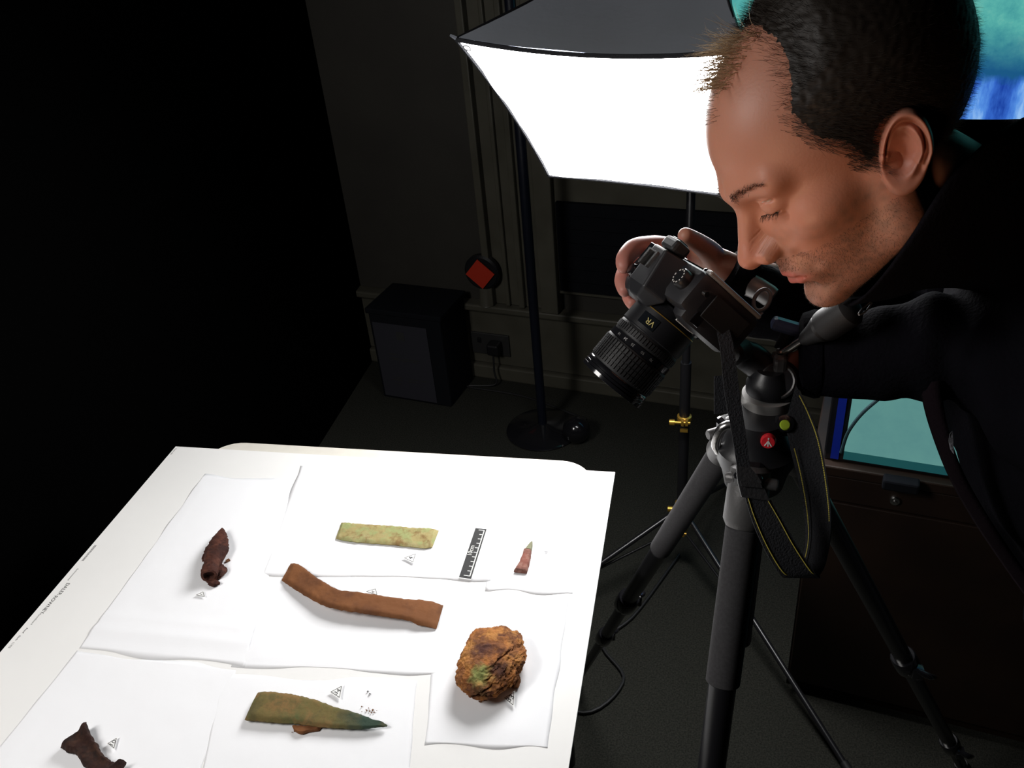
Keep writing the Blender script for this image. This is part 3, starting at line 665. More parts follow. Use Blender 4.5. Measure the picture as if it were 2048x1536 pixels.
# ================================================================== TRIPOD
AP = D(1512, 905, .95)
tp = thing('tripod', 'grey and black camera tripod in the foreground carrying the camera', 'tripod', (AP.x, AP.y, 0))
def foot(px, r, sign):
    n = np.cross(ray(1512, 905), ray(*px)); z = -1.67; c = -n[2] * z; l = math.hypot(n[0], n[1]); nn = n[:2] / l; a = np.array([AP.x, AP.y]); dist = c / l - nn @ a
    s = math.sqrt(max(0, r * r - dist * dist)); t = np.array([-nn[1], nn[0]]); q = [a + nn * dist + sg * s * t for sg in (1, -1)]
    q.sort(key=lambda v: v[1]); p = q[0] if sign < 0 else q[1]; return Vector((p[0], p[1], .008))
feet = [foot((1228, 1270), .60, 1), foot((1432, 1500), .56, -1), foot((1885, 1480), .63, 1)]
fr = [((.03, .27), .0165), ((.03, .50), .020), ((.03, .40), .0165)]
def lv(A, ft, px, py):     # how far down the leg a pixel row lies
    best = 0; bd = 1e9
    for t in np.linspace(0, 1, 400):
        c = RC.T @ (np.array(A.lerp(ft, t)) - EYE); dd = abs(768 - F_PX * c[1] / -c[2] - py)
        if dd < bd: bd, best = dd, t
    return best
info = [dict(py=[940, 1100, 1205, 1275], r=(.0185, .016, .013, .0105)), dict(py=[985, 1365, 9999, 9999], r=(.021, .0185, .0155, .013)), dict(py=[990, 1290, 1325, 1490], r=(.0175, .0165, .0145, .012))]
for i, (ft, nf) in enumerate(zip(feet, info)):
    dr_ = (ft - AP); hd = Vector((dr_.x, dr_.y, 0)).normalized(); A = AP + hd * .042; L = (ft - A).length; d = (ft - A).normalized()
    tt = [lv(A, ft, 0, y) for y in nf['py']]
    if i == 1: tt[2], tt[3] = .62, .84
    if i == 0: tt[1] = .30
    r0, r1, r2, r3 = nf['r']
    lg = MB().tube([A, A + d * (tt[2] * L)], r1 * .82, 18).build('leg', M['tube'], tp, True)
    MB().tube([A + d * (tt[2] * L - .005), A + d * (tt[3] * L)], r2 * .85, 16).build('middle_section', M['tube'], lg, True)
    MB().tube([A + d * (tt[3] * L - .005), ft - d * .02], r3 * .85, 16).build('lower_section', M['tube'], lg, True)
    MB().tube([ft - d * .045, ft - d * .01, ft], [r3, r3 * 1.25, r3 * .8], 16).build('rubber_foot', M['rubber'], lg, True)
    if i < 2: MB().lathe(A + d * .055, ft, [(0, r1 * .9), (.002, r1), (max(.1, tt[1] * L - .055), r1), (max(.1, tt[1] * L - .053), r1 * .85)], 28).build('foam_sleeve', M['foam'], lg, True)
    MB().lathe(A - d * .012, ft, [(0, r0 * .7), (.004, r0 * .98), (.03, r0 * 1.04), (.06, r0 * 1.06), (.067, r0 * .9)], 28).build('leg_shoulder', M['grey_metal'], lg, True)
    sd_ = d.cross(Vector((0, 0, 1))).normalized()
    for k in (2, 3):
        c = A + d * (tt[k] * L); r = (r1, r2)[k - 2] * 1.18
        mb = MB(); mb.lathe(c - d * .028, c + d * .02, [(0, r * .9), (.003, r), (.03, r * 1.04), (.042, r), (.045, r * .85)], 20)
        mb.box(c + sd_ * r * 1.1, (r * .9, r * .9, .022), None, .003)
        mb.build('flip_clamp', M['black_gloss'], lg, True)
        pts = [c + sd_ * r * 1.25 - d * .012, c + sd_ * r * 1.9 + d * .004 - d.cross(sd_) * r * .4, c + sd_ * r * 1.75 + d * .03 - d.cross(sd_) * r * .9]
        MB().tube(spline(pts, 8), [.0035, .005, .0055, .0055, .005, .0045, .004, .003], 10).build('clamp_lever', M['black_gloss'], lg, True)
# crown, centre column, plate
UPV = Vector((0, 0, 1))
mb = MB(); mb.lathe(AP - UPV * .05, AP + UPV * .05, [(0, .022), (.01, .032), (.03, .036), (.045, .042), (.060, .043), (.066, .036), (.085, .030), (.098, .028)], 36)
mb.build('crown', M['black'], tp, True)
for ft in feet:
    hd = Vector((ft.x - AP.x, ft.y - AP.y, 0)).normalized(); sd_ = Vector((-hd.y, hd.x, 0))
    MB().box(AP + hd * .038 - UPV * .002, (.05, .03, .034), Matrix((hd, sd_, UPV)).transposed(), .006).build('hinge_lug', M['black_gloss'], tp)
    MB().lathe(AP + hd * .05 - sd_ * .024, AP + hd * .05 + sd_ * .03, [(0, .005), (.002, .0065), (.052, .0065), (.054, .005)], 16).build('hinge_bolt', M['grey_metal'], tp, True)
ft = feet[0]; hd = Vector((ft.x - AP.x, ft.y - AP.y, 0)).normalized()
p0 = D(1452, 868, .935); MB().tube(spline([p0 + Vector((.02, .0, .012)), p0 + Vector((-.002, 0, .01)), p0 + Vector((-.010, 0, -.012)), p0 + Vector((-.006, 0, -.024))], 12), .0055, 10).build('angle_lever', M['steel'], tp, True)
CT = D(1535, 800, .945)
cx_, cy_ = AP.x, AP.y
MB().tube([AP - UPV * .30, Vector((CT.x, CT.y, CT.z - .005))], .0135, 24).build('centre_column', M['tube'], tp, True)
MB().lathe(CT - UPV * .022, CT + UPV * .05, [(0, .015), (.003, .019), (.016, .0205), (.018, .024), (.0185, .0275), (.031, .0275), (.032, .022)], 40).build('pan_base', M['silver'], tp, True)
vd = (Vector(EYE) - AP).normalized()
lc = D(1570, 851, .905); MB().box(lc + vd * -.012, (.022, .022, .016), None, .005).build('level_arm', M['black'], tp)
lvr = MB().lathe(lc - vd * .006 + UPV * 0, lc + vd * .01 + UPV * .006, [(0, .0085), (.003, .0095), (.009, .009), (.0095, .007)], 28).build('level_housing', M['black_gloss'], tp, True)
MB().lathe(lc + vd * .002, lc + vd * .02 + UPV * .006, [(0, .0062), (.001, .0062), (.003, .0045)], 24).build('level_bubble', M['level'], lvr, True)
bc = AP + (vd - UPV * vd.z).normalized() * .041 + UPV * .012
bq = D(1537, 874, (RC.T @ (np.array(bc) - EYE))[2] * -1); 
vh = (Vector((vd.x, vd.y, .18))).normalized(); rx = vh.cross(UPV).normalized() * -1; uy = vh.cross(rx) * -1
if uy.z < 0: uy = -uy
bq = bq + vh * .0135
rb = MB().lathe(bq - vh * .006, bq + vh * .002, [(0, .0078), (.005, .0078), (.007, .0065)], 32).build('red_badge', M['red'], tp, True)
mb = MB(); w0 = bq + vh * .0012
def seg(a, b_, w=.0011):
    a_ = w0 + rx * a[0] + uy * a[1]; b2 = w0 + rx * b_[0] + uy * b_[1]; d = (b2 - a_).normalized(); n_ = vh.cross(d).normalized() * w / 2
    mb.slab([a_ + n_, a_ - n_, b2 - n_, b2 + n_], vh, .0004)
seg((0, .0022), (0, -.0045)); seg((0, .0015), (-.0035, -.004)); seg((0, .0015), (.0035, -.004)); seg((-.0007, .0042), (.0007, .0042), .0018)
mb.build('badge_mark', M['white_print'], rb)
# three way head
HB = CT + UPV * .035
hd_ = MB().lathe(HB - UPV * .022, HB + UPV * .03, [(0, .024), (.01, .024), (.016, .020), (.026, .014)], 32).build('pan_tilt_head', M['black'], tp, True)
k0 = D(1555, 762, .92); MB().lathe(k0 - vd * .045, k0 + vd, [(0, .024), (.03, .0245), (.04, .024), (.042, .020), (.046, .0195), (.047, .012)], 40).build('tilt_knuckle', M['black'], hd_, True)
MB().lathe(k0 - vd * .002, k0 + vd, [(0, .0185), (.0035, .0185), (.0045, .0172), (.0035, .0155), (.0030, .006), (.0042, .005)], 36).build('knuckle_cap', M['grey_metal'], hd_, True)
MB().tube(spline([k0 - vd * .02, D(1525, 735, .94), D(1500, 715, .94), D(1478, 705, .935)], 12), [.02, .019, .018, .018, .017, .017, .017, .017, .017, .016, .016, .015], 20).build('tilt_arm', M['black'], hd_, True)
MB().lathe(D(1486, 698, .92), D(1455, 712, .885), [(0, .010), (.004, .0125), (.03, .0125), (.034, .009)], 24).build('locking_knob', M['rubber'], hd_, True)
MB().tube([D(1556, 712, .925), D(1604, 681, .90)], .0042, 14).build('handle_rod', M['steel'], hd_, True)
MB().lathe(D(1556, 712, .925), D(1604, 681, .90), [(-.004, .006), (0, .0075), (.003, .006), (.005, .0075), (.008, .006)], 18).build('handle_collar', M['steel'], hd_, True)
a, b_ = D(1604, 682, .90), D(1712, 612, .845); Lh = (b_ - a).length
MB().lathe(a, b_, [(0, .005), (.004, .0075), (Lh * .22, .0105), (Lh * .36, .0145), (Lh * .40, .0135), (Lh * .42, .0160), (Lh * .5, .0170), (Lh * .9, .0165), (Lh * .97, .012), (Lh, .006)], 28).build('handle_grip', M['rubber'], hd_, True)
MB().box(D(1583, 656, .93), (.045, .016, .014), Matrix.Rotation(.3, 3, 'Y'), .005).build('side_lever', M['bluegrey'], hd_)
MB().tube([D(1562, 700, .94), D(1578, 664, .935)], .008, 16).build('lever_stem', M['black'], hd_, True)
MB().tube(spline([tuple(D(1468, 560, .985)), tuple(D(1490, 566, .98)), tuple(D(1520, 580, .97)), tuple(D(1545, 596, .965))], 12), [.004, .009, .0115, .0125, .0130, .0130, .0128, .0125, .012, .012, .012, .011], 24).build('second_handle_grip', M['silver'], hd_, True)
oc = D(1524, 600, .925); ox = (D(1534, 578, .925) - oc).normalized(); oy = vd.cross(ox).normalized(); mb = MB(); pts = []
for k in range(33):
    q = 2 * math.pi * k / 32; pts.append(oc + ox * .0120 * math.cos(q) + oy * .0078 * math.sin(q))
mb.tube(pts, .0022, 10, cap=False).build('oval_ring', mat('mid_grey_plastic', (.16, .16, .16), .5), hd_, True)
MB().slab([oc - ox * .012 + oy * .007, oc - ox * .024 + oy * .007, oc - ox * .020 - oy * .004, oc - ox * .012 - oy * .007], vd * -1, .004).build('ring_tab', M['grey_metal'], hd_)
MB().box(D(1560, 728, .92), (.014, .014, .02), None, .004).build('clevis', M['grey_metal'], hd_)

# ================================================================== CAMERA
RM = Matrix(((-.4443, -.6154, -.6511), (.8831, -.4231, -.2027), (-.1507, -.6651, .7314)))
RMx = RM.to_4x4(); RMx.translation = Vector((-.0002, .8399, 1.2615))
ca = thing('dslr_camera', 'black reflex camera with a zoom lens pointing down from the tripod head', 'camera', matrix=RMx)
X3 = lambda *a: Vector(a)
mb = MB(); mb.box((.004, .020, -.006), (.140, .044, .088), None, .009); mb.box((.062, .036, -.008), (.034, .048, .082), None, .013)
mb.box((-.052, .026, -.008), (.028, .050, .074), None, .010)
mb.build('body', M['body_black'], ca, True)
mb = MB(); mb.add([(-.024, .0, .034), (.024, .0, .034), (.030, .046, .030), (-.030, .046, .030), (-.014, .004, .060), (.014, .004, .060), (.019, .046, .056), (-.019, .046, .056), (.014, .060, .034), (-.014, .060, .034), (-.010, .058, .050), (.010, .058, .050)],
    [[0, 1, 2, 3], [4, 5, 6, 7], [0, 4, 5, 1], [1, 5, 6, 2], [0, 3, 7, 4], [3, 9, 10, 7], [2, 6, 11, 8], [7, 10, 11, 6], [9, 8, 11, 10], [3, 2, 8, 9]])
bmx = mb.build('prism_housing', M['body_black'], ca)
bv = bmx.modifiers.new('b', 'BEVEL'); bv.width = .0025; bv.segments = 3
hs = MB().box((0, .020, .0608), (.021, .019, .0012)).build('hot_shoe', M['steel'], ca)
for s_ in (-1, 1): MB().box((s_ * .0088, .020, .0632), (.0034, .019, .0010)).build('shoe_rail', M['steel'], hs); MB().box((s_ * .0102, .020, .0622), (.0010, .019, .0030)).build('shoe_side', M['steel'], hs)
MB().box((0, .0115, .0622), (.021, .0014, .003)).build('shoe_stop', M['steel'], hs)
MB().box((0, -.005, .046), (.030, .014, .020), None, .004).build('eyecup', M['rubber'], ca)
MB().box((0, -.0122, .046), (.019, .002, .011), None, .0006).build('eyepiece', M['glass'], ca)
md = MB().lathe((-.046, .018, .036), (-.046, .018, .08), [(0, .0095), (.002, .0098), (.010, .0098), (.0112, .0088), (.0113, .0)], 36).build('mode_dial', M['black'], ca, True)
mb = MB()
for k in range(11):
    a = math.radians(k * 31); mb.box((-.046 + .0072 * math.cos(a), .018 + .0072 * math.sin(a), .0476), (.0014, .0014 if k % 2 else .0022, .0003), Matrix.Rotation(a, 3, 'Z'))
mb.build('dial_marks', M['white_print'], md)
MB().lathe((.052, .036, .034), (.052, .040, .07), [(0, .0085), (.006, .0085), (.007, .007), (.010, .006)], 28).build('shutter_button', M['black_gloss'], ca, True)
MB().box((.045, .012, .0388), (.036, .022, .002), None, .0008).build('top_display', M['glass'], ca)
MB().box((.004, -.0045, -.012), (.070, .004, .056), None, .0015).build('rear_screen', M['glass'], ca)
MB().box((-.060, -.0025, -.006), (.010, .005, .078), None, .002).build('rear_edge', M['silver'], ca)
for zz in (.024, .010, -.004, -.018, -.032): MB().lathe((-.043, -.001, zz), (-.043, -.01, zz), [(0, .0042), (.0035, .0042), (.0045, .003)], 18).build('rear_button', M['black_gloss'], ca, True)
MB().box((.050, -.004, .012), (.026, .006, .030), None, .0025).build('thumb_rest', M['rubber'], ca)
lug = MB().tube([(-.068, .016, .026) , (-.074, .016, .026)], .0028, 10).build('strap_lug', M['steel'], ca, True)
MB().box((-.0675, .022, -.012), (.002, .026, .050), None, .0008).build('port_cover', M['rubber'], ca)
MB().box((-.0668, .0395, .012), (.0015, .012, .012), None, .0006).build('flash_button', M['black_gloss'], ca)
MB().lathe((-.036, .047, -.018), (-.036, .060, -.018), [(0, .0062), (.004, .006), (.006, .004)], 20).build('lens_release', M['black_gloss'], ca, True)
MB().tube([(-.050, .0515, .020), (-.046, .0515, .000), (-.040, .0505, -.012)], .0009, 8).build('bright_edge', M['white_print'], ca, True)
MB().box((0, .022, -.053), (.044, .034, .006), None, .002).build('mount_plate', M['grey_metal'], ca)
MB().box((0, .022, -.063), (.052, .044, .014), None, .003).build('quick_release', M['black'], ca)
# lens
Y = Vector((0, 1, 0)); L0 = Vector((0, .044, 0))
lp = [(0, .0325), (.004, .0335), (.005, .0345), (.012, .0352), (.013, .0362), (.036, .0366), (.037, .0356), (.038, .0356)]
ln_ = MB().lathe(L0, L0 + Y, lp, 64).build('lens_barrel', M['black'], ca, True)
MB().lathe(L0 + Y * .0125, L0 + Y, [(0, .0364), (.0007, .0366), (.0009, .0362)], 64).build('gold_ring', M['gold'], ln_, True)
def ribbed(y0, y1, r, n, name, rh=.0009, split=1):
    ob = MB().lathe(L0 + Y * y0, L0 + Y, [(0, r - .0006), (.0008, r), (y1 - y0 - .0008, r), (y1 - y0, r - .0006)], 64).build(name, M['rubber'], ln_, True)
    mb = MB()
    for k in range(n):
        a = 2 * math.pi * k / n; R_ = Matrix.Rotation(a, 3, 'Y')
        for q in range(split):
            seg_ = (y1 - y0 - .004) / split; yc = y0 + .002 + seg_ * (q + .5)
            mb.box(L0 + Y * yc + R_ @ Vector((r + rh * .4, 0, 0)), (rh, seg_ - .0009, 2 * math.pi * r / n * .62), R_)
    rb_ = mb.build('grip_ribs', M['rubber'], ob); rb_['kind'] = 'stuff'
    return ob
ribbed(.038, .050, .0362, 60, 'focus_ring')
MB().lathe(L0 + Y * .050, L0 + Y, [(0, .0358), (.0006, .0372), (.0075, .0374), (.008, .036)], 64).build('number_ring', M['black_gloss'], ln_, True)
ribbed(.058, .088, .0376, 56, 'zoom_ring', .0011, 4)
MB().lathe(L0 + Y * .088, L0 + Y, [(0, .0370), (.002, .0386), (.0040, .0386), (.0044, .0378), (.0056, .0378), (.006, .0388), (.0078, .0388), (.0082, .038), (.0092, .038), (.0096, .0392), (.0135, .0388), (.0138, .0365), (.008, .034), (.006, .0)], 72).build('front_rim', M['black_gloss'], ln_, True)
MB().lathe(L0 + Y * .0945, L0 + Y, [(0, .0335), (.003, .028), (.0045, .018), (.005, .0)], 48).build('front_glass', M['glass'], ln_, True)
def onlens(s, size, y, deg, m, r, parent):
    a = math.radians(deg); rad = Vector((-math.cos(a), 0, math.sin(a))); tan = Vector((math.sin(a), 0, math.cos(a)))   # reading towards +z
    Rm = Matrix((tan, tan.cross(rad) * -1 if False else rad.cross(tan), rad)).transposed()
    return text(s, size, L0 + Y * y + rad * r, Rm, m, parent, 'lens_lettering', .0001)
def plate(y0, y1, d0, d1, r, m, name):
    mb = MB(); n = 8; vs = []
    for rr in (r, r + .0008):
        for k in range(n + 1):
            a = math.radians(d0 + (d1 - d0) * k / n)
            for yy in (y0, y1): vs.append(L0 + Y * yy + Vector((-math.cos(a) * rr, 0, math.sin(a) * rr)))
    h = 2 * (n + 1); fs = []
    for o_ in (0, h): fs += [[o_ + 2 * k, o_ + 2 * k + 1, o_ + 2 * k + 3, o_ + 2 * k + 2] for k in range(n)]
    fs += [[2 * k + e, 2 * k + 2 + e, h + 2 * k + 2 + e, h + 2 * k + e] for k in range(n) for e in (0, 1)] + [[0, 1, h + 1, h], [2 * n, 2 * n + 1, h + 2 * n + 1, h + 2 * n]]
    return mb.add(vs, fs).build(name, m, ln_)
plate(.019, .032, 34, 66, .0363, M['glass'], 'name_plate')
onlens('VR', .0088, .0255, 46, M['goldprint'], .0373, ln_)
for s_, dg in (('70', 6), ('50', 24), ('35', 44), ('24', 60), ('18', 76)): onlens(s_, .0042, .054, dg, M['silver'], .0375, ln_)

# camera strap
def ribbon(name, A, B, m, parent, th=.0016, n=60):
    ea = [Vector(p) for p in spline([tuple(D(*p)) for p in A], n)]; eb = [Vector(p) for p in spline([tuple(D(*p)) for p in B], n)]
    vs = []
    for i in range(n):
        t = ea[min(i + 1, n - 1)] - ea[max(i - 1, 0)]; nn = t.cross(eb[i] - ea[i]).normalized() * th
        vs += [ea[i], eb[i], eb[i] + nn, ea[i] + nn]
    fs = []
    for i in range(n - 1):
        for k in range(4): fs.append([4 * i + k, 4 * i + (k + 1) % 4, 4 * i + 4 + (k + 1) % 4, 4 * i + 4 + k])
    fs += [[0, 1, 2, 3], [4 * n - 4, 4 * n - 3, 4 * n - 2, 4 * n - 1]]
    return MB().add(vs, fs).build(name, m, parent, True), ea, eb
cs = thing('camera_strap', 'black camera strap with yellow edge stitching looped over the tripod', 'strap', tuple(D(1560, 1000, .86)))
ribbon('webbing', [(1428, 640, .86), (1440, 700, .86), (1448, 780, .87), (1462, 860, .87), (1474, 935, .87)], [(1452, 636, .86), (1468, 700, .86), (1478, 780, .87), (1490, 860, .87), (1500, 935, .87)], M['webbing'], cs)
ribbon('webbing_end', [(1428, 752, .90), (1428, 790, .90), (1428, 828, .90)], [(1452, 750, .90), (1454, 790, .90), (1456, 826, .90)], M['webbing'], cs)
tbm, _, _ = ribbon('leather_tab', [(1472, 932, .868), (1474, 960, .866), (1482, 994, .864)], [(1500, 936, .868), (1520, 962, .866), (1538, 1002, .864)], M['leather'], cs, .003)
ribbon('keeper', [(1480, 962, .862), (1482, 972, .862)], [(1520, 966, .862), (1524, 976, .862)], M['leather'], tbm, .002, 8)
band1, e1, e2 = ribbon('strap_band', [(1488, 990, .866), (1503, 1040, .862), (1528, 1098, .86), (1558, 1146, .862), (1580, 1150, .868)], [(1540, 1000, .866), (1565, 1040, .862), (1592, 1088, .86), (1625, 1138, .862), (1640, 1152, .868)], M['webbing'], cs, .0025)
band2, e3, e4 = ribbon('strap_band', [(1575, 1152, .869), (1598, 1130, .885), (1610, 1085, .895), (1608, 1030, .90), (1596, 960, .90), (1582, 900, .90), (1570, 850, .905)], [(1636, 1152, .869), (1652, 1120, .88), (1662, 1050, .885), (1656, 970, .89), (1640, 880, .89), (1618, 820, .90), (1592, 770, .91)], M['webbing'], cs, .0025)
def stitch(parent, ea, eb, f, a=0, b_=1):
    n = len(ea); pts = [ea[i].lerp(eb[i], f) for i in range(int(a * n), int(b_ * n))]; mb = MB()
    toc = [(Vector(EYE) - p).normalized() * .0034 for p in pts]
    for i in range(len(pts) - 1):
        for h in (0, .5): p, q = pts[i].lerp(pts[i + 1], h), pts[i].lerp(pts[i + 1], h + .38); mb.tube([p + toc[i], q + toc[i]], .00055, 5)
    o = mb.build('stitching', M['thread'], parent); o['kind'] = 'stuff'
stitch(band1, e1, e2, .13, .02, .95); stitch(band1, e1, e2, .9, .03, 1); stitch(band2, e3, e4, .13, .12, .82); stitch(band2, e3, e4, .93, .35, .95)

# ================================================================== PERSON
HM = np.array([[-.7113, .304, -.6337], [-.3768, -.926, -.0213], [-.5933, .2237, .7733]])     # columns: face forward, his left, crown
HT = np.array([.1143, .77, 1.4136])
def h2w(p): return Vector(HM @ np.array(p) + HT)
def _ell(P, c, r):
    q = (P - np.array(c)) / np.array(r); k0 = np.linalg.norm(q, axis=1); k1 = np.linalg.norm(q / np.array(r), axis=1) + 1e-9
    return k0 * (k0 - 1) / k1
def _cap(P, a, b_, ra, rb=None):
    a, b_ = np.array(a, float), np.array(b_, float); rb = ra if rb is None else rb; d = b_ - a; t = np.clip((P - a) @ d / (d @ d + 1e-12), 0, 1)
    return np.linalg.norm(P - a - t[:, None] * d, axis=1) - (ra + (rb - ra) * t)
def _su(a, b_, k): h = np.clip(.5 + .5 * (b_ - a) / k, 0, 1); return b_ + (a - b_) * h - k * h * (1 - h)
def _ss(a, b_, k): return -_su(-a, b_, k)     # a minus b
EYEC = (.0725, .0325, .0235); EYER = .0125
def head_sdf(P):
    S = P.copy(); S[:, 1] = np.abs(S[:, 1])      # symmetric
    d = _ell(S, (-.026, 0, .050), (.106, .0785, .088))
    d = _su(d, _ell(S, (.012, 0, .050), (.076, .066, .070)), .02)
    d = _su(d, _ell(S, (.030, 0, -.022), (.058, .060, .060)), .03)
    d = _su(d, _ell(S, (.058, 0, -.032), (.036, .038, .052)), .02)
    d = _su(d, _cap(S, (.070, .0, -.085), (.012, .050, -.060), .017, .016), .022)
    d = _su(d, _cap(S, (.012, .052, -.058), (-.004, .062, -.010), .015, .014), .022)
    d = _su(d, _ell(S, (.052, .042, -.004), (.026, .022, .020)), .018)
    d = _su(d, _cap(S, (.086, .008, .040), (.070, .044, .041), .0115, .010), .016)
    d = _su(d, _ell(S, (.0825, 0, -.084), (.0165, .020, .0145)), .014)
    d = _ss(d, _ell(S, (.101, .032, .020), (.020, .017, .014)), .014)
    d = _su(d, _cap(S, (.086, 0, .030), (.108, 0, -.004), .0070, .0095), .011)
    d = _su(d, _ell(S, (.1135, 0, -.0125), (.0115, .0115, .0100)), .007)
    d = _su(d, _ell(S, (.1015, .0140, -.0165), (.0110, .0072, .0085)), .007)
    d = _su(d, _cap(S, (.100, 0, -.022), (.116, 0, -.018), .0045), .004)
    d = _ss(d, _ell(S, (.1060, .0070, -.0255), (.0050, .0030, .0035)), .002)
    d = _su(d, _ell(S, (.0800, 0, -.046), (.0190, .028, .022)), .012)
    # lips
    d = _su(d, _cap(S, (.0985, .000, -.0450), (.0950, .012, -.0465), .0045, .0038), .003)
    d = _su(d, _cap(S, (.0950, .012, -.0465), (.0860, .0200, -.0495), .0038, .0018), .003)
    d = _su(d, _cap(S, (.0970, .000, -.0555), (.0930, .011, -.0555), .0050, .0044), .003)
    d = _su(d, _cap(S, (.0930, .011, -.0555), (.0860, .0195, -.0510), .0044, .0018), .003)
    d = _ss(d, _cap(S, (.1050, .000, -.0502), (.1010, .012, -.0505), .0016), .0018)
    d = _ss(d, _cap(S, (.1010, .012, -.0505), (.0885, .0220, -.0508), .0016, .0014), .0018)
    d = _ss(d, _cap(S, (.1060, 0, -.032), (.1050, 0, -.041), .0022), .004)
    d = _ss(d, _cap(S, (.1000, 0, -.0655), (.0920, .014, -.0655), .0035), .006)
    d = _ss(d, _cap(S, (.0890, .0300, -.030), (.0840, .0345, -.044), .0016), .012)     # fold beside the nose
    # closed down lids over the eyeball
    d = _su(d, _ell(S, EYEC, (EYER + .0016,) * 3), .004)
    d = _ss(d, _cap(S, (.0870, .0250, .0168), (.0790, .0430, .0175), .0012), .0010)
    d = _ss(d, _cap(S, (.0875, .0240, .0310), (.0780, .0440, .0295), .0011), .0022)
    d = _ss(d, _cap(S, (.0865, .0230, .0095), (.0765, .0430, .0105), .0013), .004)
    return d
HC = np.array([.004, 0, .010])
def head_surface(dirs):
    lo = np.full(len(dirs), .02); hi = np.full(len(dirs), .17)
    # march from outside inwards, then bisect
    t = hi.copy(); prev = hi.copy(); done = np.zeros(len(dirs), bool)
    for k in range(50):
        v = head_sdf(HC + dirs * t[:, None]); new = (~done) & (v < 0); lo[new] = t[new]; hi[new] = prev[new]; done |= new
        prev = np.where(done, prev, t); t = np.where(done, t, t - .003)
    for _ in range(14):
        m_ = (lo + hi) / 2; v = head_sdf(HC + dirs * m_[:, None]); lo = np.where(v < 0, m_, lo); hi = np.where(v < 0, hi, m_)
    return HC + dirs * ((lo + hi) / 2)[:, None]
def head_normal(P):
    e = 4e-4; g = np.stack([head_sdf(P + np.eye(3)[i] * e) - head_sdf(P - np.eye(3)[i] * e) for i in range(3)], 1)
    return g / (np.linalg.norm(g, axis=1)[:, None] + 1e-12)
NT, NP = 400, 270
# columns around, rows from below to crown; denser towards the face
uu = np.linspace(-1, 1, NT, endpoint=False); th = np.pi * (uu + .22 * np.sin(np.pi * uu) * -1 * .9)
vv = np.linspace(0, 1, NP); ph = np.radians(-88 + 176 * vv); ph = ph - .14 * np.sin(2 * (ph + .15)) 
TH, PH = np.meshgrid(th, ph); dirs = np.stack([np.cos(PH) * np.cos(TH), np.cos(PH) * np.sin(TH), np.sin(PH)], -1).reshape(-1, 3)
HP = head_surface(dirs)
hv = [tuple(p) for p in HP]; hf = []
for j in range(NP - 1):
    for i in range(NT): hf.append([j * NT + i, j * NT + (i + 1) % NT, (j + 1) * NT + (i + 1) % NT, (j + 1) * NT + i])
hf += [[i for i in range(NT)][::-1], [(NP - 1) * NT + i for i in range(NT)]]
# ear: polar height field in the plane of the ear
def ear(side):
    nr, na = 34, 72; vs = []
    eo = np.array([-.011, side * .0790, -.002])
    ez = np.array([-.54, side * .10, .84]); ez /= np.linalg.norm(ez); ex = np.array([-.93, side * .34, .0]); ex -= ex @ ez * ez; ex /= np.linalg.norm(ex)
    en = np.cross(ez, ex) * (1 if side > 0 else -1); en = en if en[1] * side > 0 else -en
    def outline(a):   # a=0 backwards, 90 up
        c, s_ = math.cos(a), math.sin(a)
        rx = .0215 if c > 0 else .0175; rz = .0345 if s_ > 0 else .0335
        r = 1 / math.sqrt((c / rx) ** 2 + (s_ / rz) ** 2)
        if s_ < 0: r *= 1 - .10 * max(0, c) * min(1, -s_ * 2)
        return r
    def h(rho, a):
        c, s_ = math.cos(a), math.sin(a); z = .0
        helix = math.exp(-((rho - .87) / .11) ** 2) * .0058 * max(.15, min(1, (s_ + .75) * 3))
        if c < -.75 and s_ < .2: helix *= .25
        anti = math.exp(-((rho - .56 - .04 * s_) / .10) ** 2) * .0062 * max(0, min(1, (c + .25) * 1.5)) * (1 if s_ > -.6 else .5)
        bowl = -.0085 * math.exp(-(((rho * c * .0195 + .004) / .0085) ** 2 + ((rho * s_ * .033 + .003) / .0115) ** 2))
        scapha = -.0030 * math.exp(-((rho - .72) / .06) ** 2) * max(0, min(1, (s_ + .5) * 3)); lobe = .0035 * math.exp(-(((rho * c * .02) / .010) ** 2 + ((rho * s_ * .034 + .024) / .009) ** 2))
        tragus = .0045 * math.exp(-(((rho * c * .0155 + .0115) / .004) ** 2 + ((rho * s_ * .033 + .001) / .006) ** 2))
        fossa = -.003 * math.exp(-(((rho * c * .018 - .001) / .006) ** 2 + ((rho * s_ * .033 - .019) / .005) ** 2))
        return helix + anti + bowl + scapha + tragus + fossa + lobe
    for j in range(nr + 1):
        rho = j / nr
        for i in range(na):
            a = 2 * math.pi * i / na; r = outline(a) * rho
            vs.append(eo + ex * r * math.cos(a) + ez * r * math.sin(a) + en * (.0035 + h(rho, a) - .003 * max(0, rho - .93) / .07))
    for k, (sc, dp) in enumerate(((1.0, -.0035), (.90, -.0055), (.72, -.012), (.60, -.026))):
        for i in range(na):
            a = 2 * math.pi * i / na; r = outline(a) * sc
            vs.append(eo + ex * (r * math.cos(a) - .003 * k) + ez * r * math.sin(a) + en * dp)
    rows = nr + 1 + 4
    fs = [[j * na + i, j * na + (i + 1) % na, (j + 1) * na + (i + 1) % na, (j + 1) * na + i] for j in range(rows - 1) for i in range(na)]
    fs += [[(rows - 1) * na + i for i in range(na)]]
    return vs, fs
person = thing('person', 'man in a black fleece bending over to look down at the camera', 'person', (.52, .88, 0))

